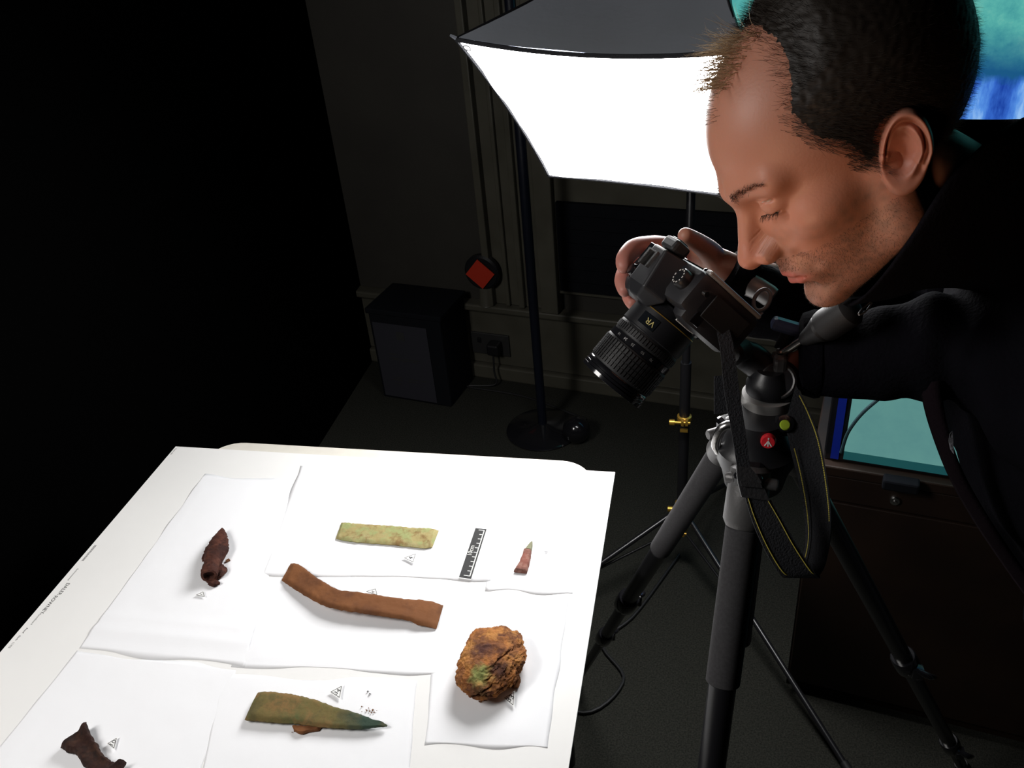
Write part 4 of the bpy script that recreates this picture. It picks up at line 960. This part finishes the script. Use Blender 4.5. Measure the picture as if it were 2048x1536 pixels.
def skin_mesh(verts, edges, root, sub=2):
    me = bpy.data.meshes.new('tmp'); me.from_pydata([v[0] for v in verts], edges, []); o = bpy.data.objects.new('tmp', me); COL.objects.link(o)
    o.modifiers.new('s', 'SKIN'); lay = me.skin_vertices[0].data
    for i, v in enumerate(verts):
        r = v[1]; lay[i].radius = r if isinstance(r, tuple) else (r, r); lay[i].use_root = (i == root)
    ss = o.modifiers.new('d', 'SUBSURF'); ss.levels = sub; ss.render_levels = sub
    dg = bpy.context.evaluated_depsgraph_get(); dg.update(); m2 = bpy.data.meshes.new_from_object(o.evaluated_get(dg))
    V = [tuple(v.co) for v in m2.vertices]; Fc = [list(p.vertices) for p in m2.polygons]
    bpy.data.objects.remove(o); bpy.data.meshes.remove(me); bpy.data.meshes.remove(m2)
    return V, Fc
# torso, arms and neck skeleton (his left arm is the nearer one)
J = {}
sk = []
def jv(n, p, r): J[n] = len(sk); sk.append((tuple(p), r))
jv('pelvis', (.56, .88, .90), (.15, .13)); jv('belly', (.50, .88, 1.0), (.145, .12)); jv('chest', (.43, .88, 1.13), (.15, .12)); jv('neckbase', (.325, .875, 1.275), (.062, .066))
jv('neck', h2w((-.035, 0, -.075)), (.056, .058)); jv('neck2', h2w((-.018, 0, -.010)), (.050, .050))
jv('shL', (.385, .70, 1.20), .055); jv('elL', D(1985, 715, .86), .042); jv('wrL', D(1625, 728, .94), .026)
jv('shR', (.385, 1.05, 1.21), .055); jv('elR', (.255, 1.09, 1.09), .040); jv('wrR', D(1468, 552, 1.00), .0245)
jv('hipL', (.58, .79, .82), .088); jv('hipR', (.58, .97, .82), .088)
ed = [('pelvis', 'belly'), ('belly', 'chest'), ('chest', 'neckbase'), ('neckbase', 'neck'), ('neck', 'neck2'), ('chest', 'shL'), ('shL', 'elL'), ('elL', 'wrL'), ('chest', 'shR'), ('shR', 'elR'), ('elR', 'wrR'), ('pelvis', 'hipL'), ('pelvis', 'hipR')]
# palms
jv('palR', D(1425, 520, 1.015), (.030, .018)); ed.append(('wrR', 'palR'))
jv('knuR', D(1372, 505, 1.03), (.030, .014)); ed.append(('palR', 'knuR'))
jv('palL', D(1590, 742, .965), (.028, .018)); ed.append(('wrL', 'palL'))
jv('knuL', D(1560, 752, .985), (.028, .014)); ed.append(('palL', 'knuL'))
SV, SF = skin_mesh(sk, [(J[a], J[b_]) for a, b_ in ed], J['pelvis'])
isl = [(SV, SF)]
def finger(pts, rads):
    V, Fc = skin_mesh([(tuple(p), r) for p, r in zip(pts, rads)], [(i, i + 1) for i in range(len(pts) - 1)], 0, 2); isl.append((V, Fc))
# right hand: index, middle, ring, little curl round the front of the grip, thumb lies along the back
finger([D(1370, 505, 1.03), D(1318, 490, .995), D(1268, 494, .975), D(1246, 520, .96), D(1249, 546, .95)], [.0120, .0125, .0118, .0108, .0085])
finger([D(1365, 520, 1.04), D(1310, 515, 1.02), D(1258, 528, .995), D(1243, 562, .975), D(1254, 590, .96)], [.0115, .0120, .0112, .0102, .008])
finger([D(1365, 535, 1.045), D(1312, 540, 1.03), D(1266, 556, 1.01), D(1256, 590, .99), D(1270, 614, .97)], [.011, .0115, .0105, .0096, .0078])
finger([D(1370, 550, 1.05), D(1325, 562, 1.04), D(1285, 580, 1.02), D(1280, 608, 1.00)], [.0100, .0098, .0088, .0070])
finger([D(1432, 520, 1.005), D(1412, 497, .98), D(1388, 480, .955), D(1363, 466, .935)], [.0165, .0132, .0108, .0086])
for k, (x, y) in enumerate(((1556, 738), (1548, 750), (1546, 762), (1550, 773))):
    finger([D(1572, y, .985), D(x - 14, y + 2, .985), D(x - 22, y + 6, .965), D(x - 12, y + 8, .95)], [.0105, .010, .009, .0075])
finger([D(1590, 730, .965), D(1572, 716, .955), D(1556, 712, .945)], [.013, .0105, .0085])
isl.append(([tuple(h2w(v)) for v in hv], hf))
for sd in (1, -1):
    V, Fc = ear(sd); isl.append(([tuple(h2w(v)) for v in V], Fc))
def mk(V, Fc, name='tmp'):
    me = bpy.data.meshes.new(name); me.from_pydata([tuple(v) for v in V], [], Fc); bm = bmesh.new(); bm.from_mesh(me); bmesh.ops.recalc_face_normals(bm, faces=bm.faces[:]); bm.to_mesh(me); bm.free()
    o = bpy.data.objects.new(name, me); COL.objects.link(o); return o
def union(islands):
    base = mk(*islands[0]); tmp = []
    for V, Fc in islands[1:]:
        t = mk(V, Fc); tmp.append(t); md_ = base.modifiers.new('u', 'BOOLEAN'); md_.operation = 'UNION'; md_.solver = 'EXACT'; md_.object = t
    dg = bpy.context.evaluated_depsgraph_get(); dg.update(); m2 = bpy.data.meshes.new_from_object(base.evaluated_get(dg))
    for t in tmp + [base]: bpy.data.objects.remove(t)
    return m2
bme = union(isl)
N = len(bme.vertices); co = np.empty(N * 3); bme.vertices.foreach_get('co', co); co = co.reshape(-1, 3)
hl = (co - HT) @ HM                                  # head coordinates
# ---- skin colour: own pigment only (lips, beard shadow, ruddy nose and ear, bald scalp)
base = np.tile(np.array([.47, .215, .145]), (N, 1))
def g(c, r): return np.exp(-(((hl - np.array(c)) / np.array(r)) ** 2).sum(1))
ay = np.abs(hl[:, 1]); S2 = hl.copy(); S2[:, 1] = ay
def g2(c, r): return np.exp(-(((S2 - np.array(c)) / np.array(r)) ** 2).sum(1))
rough = np.array([noise.noise(Vector(tuple(p * 160))) for p in hl])
def mix(col, w): 
    global base
    w = np.clip(w, 0, 1)[:, None]; base = base * (1 - w) + np.array(col) * w
mix((.52, .19, .13), .55 * g((.115, 0, -.014), (.02, .02, .018)) + .4 * g2((.06, .045, -.008), (.02, .02, .02)))
beard = np.clip(1.25 * (1 - np.clip((hl[:, 2] + .012) / .03 + .3, 0, 1)), 0, 1) * ((hl[:, 0] < .108) & (hl[:, 2] > -.14))
beard = beard * np.clip(1 - g2((.075, .036, -.022), (.022, .018, .018)) * 1.3, 0, 1)
mix((.17, .11, .085), beard * (.42 + .35 * rough))
lipc = np.clip(1.5 * (g2((.099, .004, -.0456), (.010, .013, .0034)) + g2((.098, .004, -.0556), (.010, .013, .0042)) + .7 * g2((.090, .017, -.051), (.009, .008, .0038))), 0, 1) * (hl[:, 0] > .08)
mix((.46, .13, .105), lipc)
mix((.50, .17, .12), .6 * g2((-.014, .08, 0), (.03, .014, .04)))
mix((.30, .14, .10), .6 * g2((.085, .034, .015), (.012, .014, .004)))
mix((.030, .022, .018), np.clip((-.030 - hl[:, 0]) / .012, 0, 1) * (hl[:, 2] > -.16) * (ay < .074) * (co[:, 2] > 1.25) * (hl[:, 0] > -.2))
mix((.56, .22, .18), np.clip((co[:, 0] < .05) * (co[:, 2] < 1.36) * (co[:, 2] > 1.18) * (hl[:, 0] > .13), 0, 1) * .75)
ca_ = bme.color_attributes.new('pigment', 'FLOAT_COLOR', 'POINT'); ca_.data.foreach_set('color', np.c_[base, np.ones(N)].ravel())
skm = mat('skin', (.5, .24, .16), .48, spec=.4, sub=.25, bump=.25, bscale=420, bdist=.0006); nt = skm.node_tree
at = nt.nodes.new('ShaderNodeAttribute'); at.attribute_name = 'pigment'; nt.links.new(at.outputs['Color'], nt.nodes['Principled BSDF'].inputs['Base Color'])
po = np.array(person['_o']); bme.vertices.foreach_set('co', (co - po).ravel()); bme.polygons.foreach_set('use_smooth', [True] * len(bme.polygons)); bme.materials.clear(); bme.materials.append(skm)
bo = bpy.data.objects.new('body', bme); COL.objects.link(bo); bo.parent = person; bo['_o'] = tuple(po)
# ---- eyes
for sd in (1, -1):
    c = h2w((EYEC[0] - .0002, EYEC[1] * sd, EYEC[2])); fw = Vector(HM @ np.array([.72, .12 * sd, -.62])).normalized()
    eb_ = MB().lathe(c - fw * .0124, c + fw, [(.0124 - .0124 * math.cos(t), .0124 * math.sin(t)) for t in np.linspace(.05, 3.09, 22)], 32).build('eyeball', mat('eye_white', (.55, .5, .47), .2, coat=.6), person, True)
    MB().lathe(c + fw * .0108, c + fw, [(0, .0060), (.0012, .0052), (.0018, .003), (.002, .0003)], 24).build('iris', mat('brown_iris', (.035, .022, .015), .15, coat=.8), eb_, True)

# ---- hair: a thin scalp cap plus thousands of short strands
def hair_mask(P, dist=False):
    """1 where hair grows; side view outline in head coordinates"""
    x, y, z = P[:, 0], np.abs(P[:, 1]), P[:, 2]
    line = np.interp(z, [-.06, -.03, -.005, .012, .035, .055, .075, .09, .105, .12, .14], [-.040, -.030, .000, .014, .020, .034, .036, .026, .014, .004, .0])
    if dist: return np.clip((line - x) / .040, 0, 1) * np.clip((z + .080) / .025, 0, 1) * np.clip((((x + .016) / .022) ** 2 + ((z + .002) / .032) ** 2 - 1) * 2 + (y < .05) * 9, 0, 1)
    line = line + .0015 * np.sin(z * 170); side = np.clip((line - x) / .020 + .5, 0, 1)
    tuft = np.clip(1 - y / .026, 0, 1) * (z > .10) * np.clip((.074 - x) / .012, 0, 1) * .34
    nape = np.clip((z + .080 + .0 * x) / .012, 0, 1)
    earhole = ((x + .016) / .020) ** 2 + ((z + .002) / .030) ** 2 < 1
    return np.maximum(side, tuft) * nape * np.where(earhole & (y > .05), 0, 1)
m_ = hair_mask(HP); 
Nn = head_normal(HP); _q = hair_mask(HP, True); _q = _q * _q * (3 - 2 * _q); depth_ = .011 * _q * np.clip(.35 + np.clip(-HP[:, 0] / .05, 0, 1) * .75 + np.clip((HP[:, 2] - .03) / .06, 0, 1) * .35, 0, 1.2)
dens = np.clip((m_ - .55) * 2.4, 0, 1)
cap = HP + Nn * (depth_ - .0012 * (1 - dens))[:, None] * 1.0 + np.array([[0, 0, 0]])
keep = (dens > .02)
fc = [f for f in hf[:-2] if all(keep[i] for i in f)]; used = sorted(set(i for f in fc for i in f)); rem = {a: k for k, a in enumerate(used)}
MB().add([h2w(cap[i] + Nn[i] * .0004 * (1 + 2 * noise.noise(Vector(tuple(HP[i] * 260))))) for i in used], [[rem[i] for i in f] for f in fc]).build('hair', M['hair'], person, 'all')
hair = bpy.data.objects['hair']
def strands(name, P, Nrm, tang, length, rad, m, parent, curl=.3, seg=4):
    n = len(P); V = np.zeros((n, seg + 1, 3, 3)); rng = np.random.default_rng(5)
    side = np.cross(tang, Nrm); side /= np.linalg.norm(side, axis=1)[:, None] + 1e-9
    pos = P.copy(); dirv = tang + rng.normal(0, .12, (n, 3)); dirv /= np.linalg.norm(dirv, axis=1)[:, None]
    drift = rng.normal(0, curl, (n, 3))
    for k in range(seg + 1):
        t = k / seg; r = rad * (1 - .8 * t)
        u2 = np.cross(dirv, side); u2 /= np.linalg.norm(u2, axis=1)[:, None] + 1e-9
        for q in range(3):
            a = 2 * math.pi * q / 3; V[:, k, q] = pos + (side * math.cos(a) + u2 * math.sin(a)) * r
        pos = pos + dirv * (length / seg)[:, None]; dirv = dirv + drift / seg; dirv /= np.linalg.norm(dirv, axis=1)[:, None]
    Vw = V.reshape(-1, 3) @ HM.T + HT - np.array(parent['_o'])
    idx = np.arange(n)[:, None, None] * (seg + 1) * 3; k = np.arange(seg)[None, :, None] * 3; q = np.arange(3)[None, None, :]; q2 = (q + 1) % 3
    Fq = np.stack([idx + k + q, idx + k + q2, idx + k + 3 + q2, idx + k + 3 + q], -1).reshape(-1, 4)
    me = bpy.data.meshes.new(name); me.vertices.add(len(Vw)); me.vertices.foreach_set('co', Vw.ravel()); me.loops.add(Fq.size); me.loops.foreach_set('vertex_index', Fq.ravel())
    me.polygons.add(len(Fq)); me.polygons.foreach_set('loop_start', np.arange(0, Fq.size, 4)); me.polygons.foreach_set('loop_total', np.full(len(Fq), 4)); me.update(calc_edges=True); me.validate()
    me.polygons.foreach_set('use_smooth', [True] * len(me.polygons)); me.materials.append(m); o = bpy.data.objects.new(name, me); COL.objects.link(o); o.parent = parent; o['_o'] = tuple(parent['_o']); o['kind'] = 'stuff'
    return o
rng = np.random.default_rng(3)
dd = rng.normal(size=(70000, 3)); dd /= np.linalg.norm(dd, axis=1)[:, None]; dd = dd[dd[:, 2] > -.75]
PS = head_surface(dd); mk_ = hair_mask(PS) * (rng.random(len(PS)) < .9); sel = rng.random(len(PS)) < mk_; PS = PS[sel]; NS = head_normal(PS)
flow = np.stack([np.where(PS[:, 2] > .085, .25, -.65), np.zeros(len(PS)), np.where(PS[:, 2] > .085, .1, -.75)], 1); flow -= (flow * NS).sum(1)[:, None] * NS
tg = flow * .9 + NS * .50; tg /= np.linalg.norm(tg, axis=1)[:, None]
_q = hair_mask(PS, True); capd = .008 * _q * _q * (3 - 2 * _q) * np.clip(.3 + np.clip(-PS[:, 0] / .05, 0, 1) + np.clip((PS[:, 2] - .03) / .06, 0, 1) * .35, 0, 1)
strands('hair_strands', PS + NS * capd[:, None], NS, tg, rng.uniform(.006, .014, len(PS)), .00015, M['hair'], hair)
# long thin forelock standing up at the hairline, backlight painted into its pale colour
n = 460; yy = rng.uniform(-.030, .026, n); xx = rng.uniform(-.004, .046, n); dq = np.stack([xx, yy, np.full(n, .115)], 1); dq /= np.linalg.norm(dq, axis=1)[:, None]
PF = head_surface(dq); NF = head_normal(PF); tf = NF * .7 + np.array([.75, .05, .05]) + rng.normal(0, .22, (n, 3)); tf /= np.linalg.norm(tf, axis=1)[:, None]
strands('forelock', PF, NF, tf, rng.uniform(.012, .040, n), .00026, mat('backlit_hair', (.60, .46, .30), .5, spec=.4), hair, .5, 5)
# eyebrows, lashes, stubble
for sd in (1, -1):
    n = 300; t = rng.random(n) ** 1.3; px = np.stack([.094 - .020 * t ** 1.3, sd * (.012 + .036 * t), .0415 + .005 * np.sin(t * 2.4) + rng.normal(0, .0020, n) * (1.1 - t * .7)], 1)
    dq = px - HC; dq /= np.linalg.norm(dq, axis=1)[:, None]; PE = head_surface(dq); NE = head_normal(PE)
    te = np.tile(np.array([-.25, sd * .85, .25]), (n, 1)) + NE * .35; te /= np.linalg.norm(te, axis=1)[:, None]
    strands('eyebrow', PE, NE, te, rng.uniform(.005, .009, n), .00013, M['hair'], person, .2, 3)
    n = 60; t = np.linspace(0, 1, n); px = np.stack([.0888 - .0085 * t, sd * (.0235 + .021 * t), .0178 + .0006 * np.sin(t * 3)], 1)
    te = np.tile(np.array([.8, sd * .25, -.45]), (n, 1)) + rng.normal(0, .08, (n, 3)); te /= np.linalg.norm(te, axis=1)[:, None]
    strands('eyelashes', px, te * 0 + np.array([0, 0, 1.]), te, rng.uniform(.005, .0075, n), .00017, M['hair'], person, .25, 4)
n = 9000; dd = rng.normal(size=(n * 3, 3)) * [1, .8, .8] + [.6, 0, -.5]; dd /= np.linalg.norm(dd, axis=1)[:, None]; PB_ = head_surface(dd)
okb = (PB_[:, 2] < -.028) & (PB_[:, 0] > -.0) & (PB_[:, 2] > -.12) & ~((PB_[:, 2] > -.0605) & (PB_[:, 2] < -.042) & (np.abs(PB_[:, 1]) < .026) & (PB_[:, 0] > .08))
PB_ = PB_[okb][:n]; NB = head_normal(PB_); tb_ = NB + np.array([0, 0, -.7]) + rng.normal(0, .3, PB_.shape); tb_ /= np.linalg.norm(tb_, axis=1)[:, None]
strands('stubble', PB_, NB, tb_, rng.uniform(.0008, .0022, len(PB_)), .00009, mat('stubble_hair', (.05, .035, .025), .6), person, .1, 2)

# ---- clothes
def loft(rings, n=48, amp=.006, fr=9, seed=0, cap=True):
    """rings: (centre, axis a, axis b) ellipses; folds as noise"""
    vs = []; m = len(rings)
    for i, (c, a, b_) in enumerate(rings):
        c, a, b_ = Vector(c), Vector(a), Vector(b_)
        for k in range(n):
            q = 2 * math.pi * k / n; d = a * math.cos(q) + b_ * math.sin(q); p = c + d
            f = amp * (nz(p, fr, seed) + .5 * nz(p, fr * 2.7, seed + 4) + .8 * nz((p.x * .6, p.y * 2.2, p.z * .5), fr * 1.6, seed + 8))
            vs.append(p + d.normalized() * f)
    fs = [[i * n + k, i * n + (k + 1) % n, (i + 1) * n + (k + 1) % n, (i + 1) * n + k] for i in range(m - 1) for k in range(n)]
    if cap: fs += [list(range(n))[::-1], [(m - 1) * n + k for k in range(n)]]
    return vs, fs
def dense(keys, m):
    A_ = np.array([list(c) + list(a) + list(b_) for c, a, b_ in keys], float); out = spline(A_, m); return [(o_[0:3], o_[3:6], o_[6:9]) for o_ in out]
def spl9(keys, m):
    P = np.array([list(c) + list(a) + list(b_) for c, a, b_ in keys], float); P = np.vstack([2 * P[0] - P[1], P, 2 * P[-1] - P[-2]]); out = []; sg = len(P) - 3
    for k in range(m):
        t = k / (m - 1) * sg; i = min(int(t), sg - 1); t -= i; a, b_, c, d = P[i:i + 4]
        o_ = .5 * ((2 * b_) + (c - a) * t + (2 * a - 5 * b_ + 4 * c - d) * t * t + (3 * b_ - a - 3 * c + d) * t ** 3); out.append((o_[0:3], o_[3:6], o_[6:9]))
    return out
fwd = Vector((-.87, 0, -.49))
torso = spl9([((.585, .88, .80), (0, .20, 0), fwd * .165), ((.56, .88, .90), (0, .205, 0), fwd * .165), ((.50, .88, 1.0), (0, .205, 0), fwd * .165), ((.435, .88, 1.12), (0, .225, 0), fwd * .170),
              ((.395, .88, 1.20), (0, .215, 0), fwd * .150), ((.350, .88, 1.275), (0, .150, 0), fwd * .110), ((.315, .885, 1.325), (0, .095, 0), fwd * .080)], 60)
tv, tf2 = loft(torso, 64, .008, 7, 1)
def sleeve(pts, rads, seed, m=60):
    c = spline([tuple(p) for p in pts], m); r = np.interp(np.linspace(0, 1, m), np.linspace(0, 1, len(rads)), rads); vs = []; prev = None; n = 36
    for i in range(m):
        p = Vector(c[i]); d = (Vector(c[min(i + 1, m - 1)]) - Vector(c[max(i - 1, 0)])).normalized()
        x = d.cross(Vector((0, 0, 1))).normalized() if prev is None else (prev - d * prev.dot(d)).normalized(); prev = x; y = d.cross(x)
        for k in range(n):
            q = 2 * math.pi * k / n; e = x * math.cos(q) + y * math.sin(q)
            w = p + e * r[i]; f = .10 * math.sin(i * .85 + 2 * nz(e, 1.5, seed)) * (.5 + nz(w, 14, seed)) + .16 * nz(w, 17, seed + 2)
            vs.append(p + e * r[i] * (1 + f))
    fs = [[i * n + k, i * n + (k + 1) % n, (i + 1) * n + (k + 1) % n, (i + 1) * n + k] for i in range(m - 1) for k in range(n)] + [list(range(n))[::-1], [(m - 1) * n + k for k in range(n)]]
    return vs, fs
slL = sleeve([(.41, .76, 1.20), (.375, .69, 1.18), D(1985, 715, .86), D(1780, 706, .90), D(1632, 708, .935)], [.085, .078, .060, .050, .044], 3)
slR = sleeve([(.41, .99, 1.20), (.375, 1.05, 1.20), (.255, 1.09, 1.10), D(1560, 608, 1.03), D(1478, 560, 1.00)], [.085, .078, .062, .046, .033], 5)
# standing collar: inner and outer wall round the neck
nk = 64; cv = []
def collar_ring(t, out):
    """t 0 at the shoulders, 1 at the rim"""
    r = []
    for k in range(nk):
        q = 2 * math.pi * k / nk; cq, sq = math.cos(q), math.sin(q)
        topz = -.043 - .066 * max(0, cq) ** 1.3 + .012 * sq * sq * max(0, -cq) - .045 * max(0, -cq) ** 2 + .003 * math.sin(3 * q); top = np.array([-.025 + .106 * cq, .084 * sq, topz])
        bot = np.array([.318, .885, 1.30]) + np.array([-.09 * cq * .8, -.10 * sq, -.05 * cq]); tw = HM @ top + HT
        mid = bot * (1 - t) + tw * t; c0 = (np.array([.318, .885, 1.30]) * (1 - t) + (HM @ np.array([-.03, 0, -.08]) + HT) * t); dv = mid - c0; dl = np.linalg.norm(dv)
        f = .003 * noise.noise(Vector(tuple(mid * 30))) + .004 * math.sin(t * 9 + cq * 2) * .5
        r.append(tuple(mid + dv / dl * (out + f)))
    return r
rows = [collar_ring(t, 0) for t in np.linspace(0, 1, 16)] + [collar_ring(1.03, -.003)] + [collar_ring(t, -.008) for t in np.linspace(1, .15, 12)]
cv = [p for r in rows for p in r]; cf = [[j * nk + i, j * nk + (i + 1) % nk, (j + 1) * nk + (i + 1) % nk, (j + 1) * nk + i] for j in range(len(rows) - 1) for i in range(nk)]
cf += [[(len(rows) - 1) * nk + i for i in range(nk)], [i for i in range(nk)][::-1]]
def fuse(islands, vox):
    V, Fc = [], []
    for v, f in islands: o_ = len(V); V += [tuple(p) for p in v]; Fc += [[i + o_ for i in q] for q in f]
    o = mk(V, Fc); r = o.modifiers.new('r', 'REMESH'); r.mode = 'VOXEL'; r.voxel_size = vox; sm_ = o.modifiers.new('s', 'SMOOTH'); sm_.iterations = 4
    dg = bpy.context.evaluated_depsgraph_get(); dg.update(); m2 = bpy.data.meshes.new_from_object(o.evaluated_get(dg)); bpy.data.objects.remove(o); return m2
jme = fuse([(tv, tf2), slL, slR], .0055)
jc = np.empty(len(jme.vertices) * 3); jme.vertices.foreach_get('co', jc); jme.vertices.foreach_set('co', (jc.reshape(-1, 3) - po).ravel())
jme.polygons.foreach_set('use_smooth', [True] * len(jme.polygons)); jme.materials.clear(); jme.materials.append(M['jacket'])
jk = bpy.data.objects.new('jacket', jme); COL.objects.link(jk); jk.parent = person; jk['_o'] = tuple(po)
MB().add(cv, cf).build('collar', M['jacket'], jk, 'all')
for sd, sl in ((1, slL), (-1, slR)):
    pass
MB().lathe(D(1484, 563, 1.0), D(1464, 552, .998), [(0, .034), (.004, .036), (.016, .034), (.020, .030), (.0205, .024)], 30).build('cuff', M['jacket'], jk, True)
MB().lathe(D(1640, 708, .933), D(1612, 708, .937), [(0, .047), (.006, .048), (.018, .044), (.022, .034)], 30).build('cuff', M['jacket'], jk, True)
# open front edge with zip, small grey badge
zp = [D(1842, 770, .86), D(1862, 850, .865), D(1900, 950, .88), D(1950, 1040, .90), D(2010, 1130, .925), D(2060, 1200, .94)]
zq = [D(1880, 760, .84), D(1895, 850, .845), D(1925, 940, .86), D(1975, 1030, .88), D(2035, 1120, .905), D(2085, 1190, .92)]
ea = spline([tuple(p) for p in zp], 40); eb = spline([tuple(p) for p in zq], 40); vs = []
for i in range(40):
    a, b_ = Vector(ea[i]), Vector(eb[i]); w = .003 * math.sin(i * .5)
    vs += [a, a.lerp(b_, .5) + vd * (.006 + w), b_ , b_ - vd * .02, a - vd * .012]
fs = [[5 * i + k, 5 * i + (k + 1) % 5, 5 * i + 5 + (k + 1) % 5, 5 * i + 5 + k] for i in range(39) for k in range(5)] + [[0, 1, 2, 3, 4], [195, 196, 197, 198, 199]]
MB().add(vs, fs).build('front_placket', M['lining'], jk, 'all', label='dark purple front edge')
bdg = [D(1899, 868, .838), D(1904, 862, .838), D(1906, 885, .84), D(1907, 908, .842), D(1900, 898, .842), D(1897, 882, .84)]
MB().slab(bdg, vd, .002).build('zip_pull', mat('grey_speckled_badge', (.28, .28, .31), .6, col2=(.08, .08, .09), scale=700), jk, label='grey zip pull')
for pts in ([D(1742, 602, .80), D(1726, 616, .795), D(1717, 628, .79)], [D(1744, 606, .80), D(1732, 622, .795), D(1718, 630, .79)]):
    MB().tube(spline([tuple(p) for p in pts], 10), .0009, 6).build('collar_cord', mat('grey_cord', (.2, .2, .21), .6), jk, True)
# trousers and shoes
for y in (.79, .97):
    V, Fc = loft(spl9([((.585, y, .84), (0, .10, 0), (-.13, 0, 0)), ((.60, y, .65), (0, .085, 0), (-.09, 0, 0)), ((.60, y, .47), (0, .065, 0), (-.068, 0, 0)), ((.625, y, .25), (0, .06, 0), (-.062, 0, 0)), ((.64, y, .06), (0, .06, 0), (-.065, 0, 0))], 30), 28, .006, 12, 2)
    MB().add(V, Fc).build('trouser_leg', M['trousers'], person, 'all')
    V, Fc = loft(spl9([((.69, y, .035), (0, .010, 0), (0, 0, .02)), ((.68, y, .045), (0, .036, 0), (0, 0, .044)), ((.62, y, .05), (0, .038, 0), (0, 0, .049)), ((.53, y, .034), (0, .048, 0), (0, 0, .033)), ((.45, y, .026), (0, .042, 0), (0, 0, .025)), ((.425, y, .02), (0, .012, 0), (0, 0, .012))], 24), 24, .0, 12, 2)
    MB().add(V, Fc).build('shoe', M['shoe'], person, 'all')
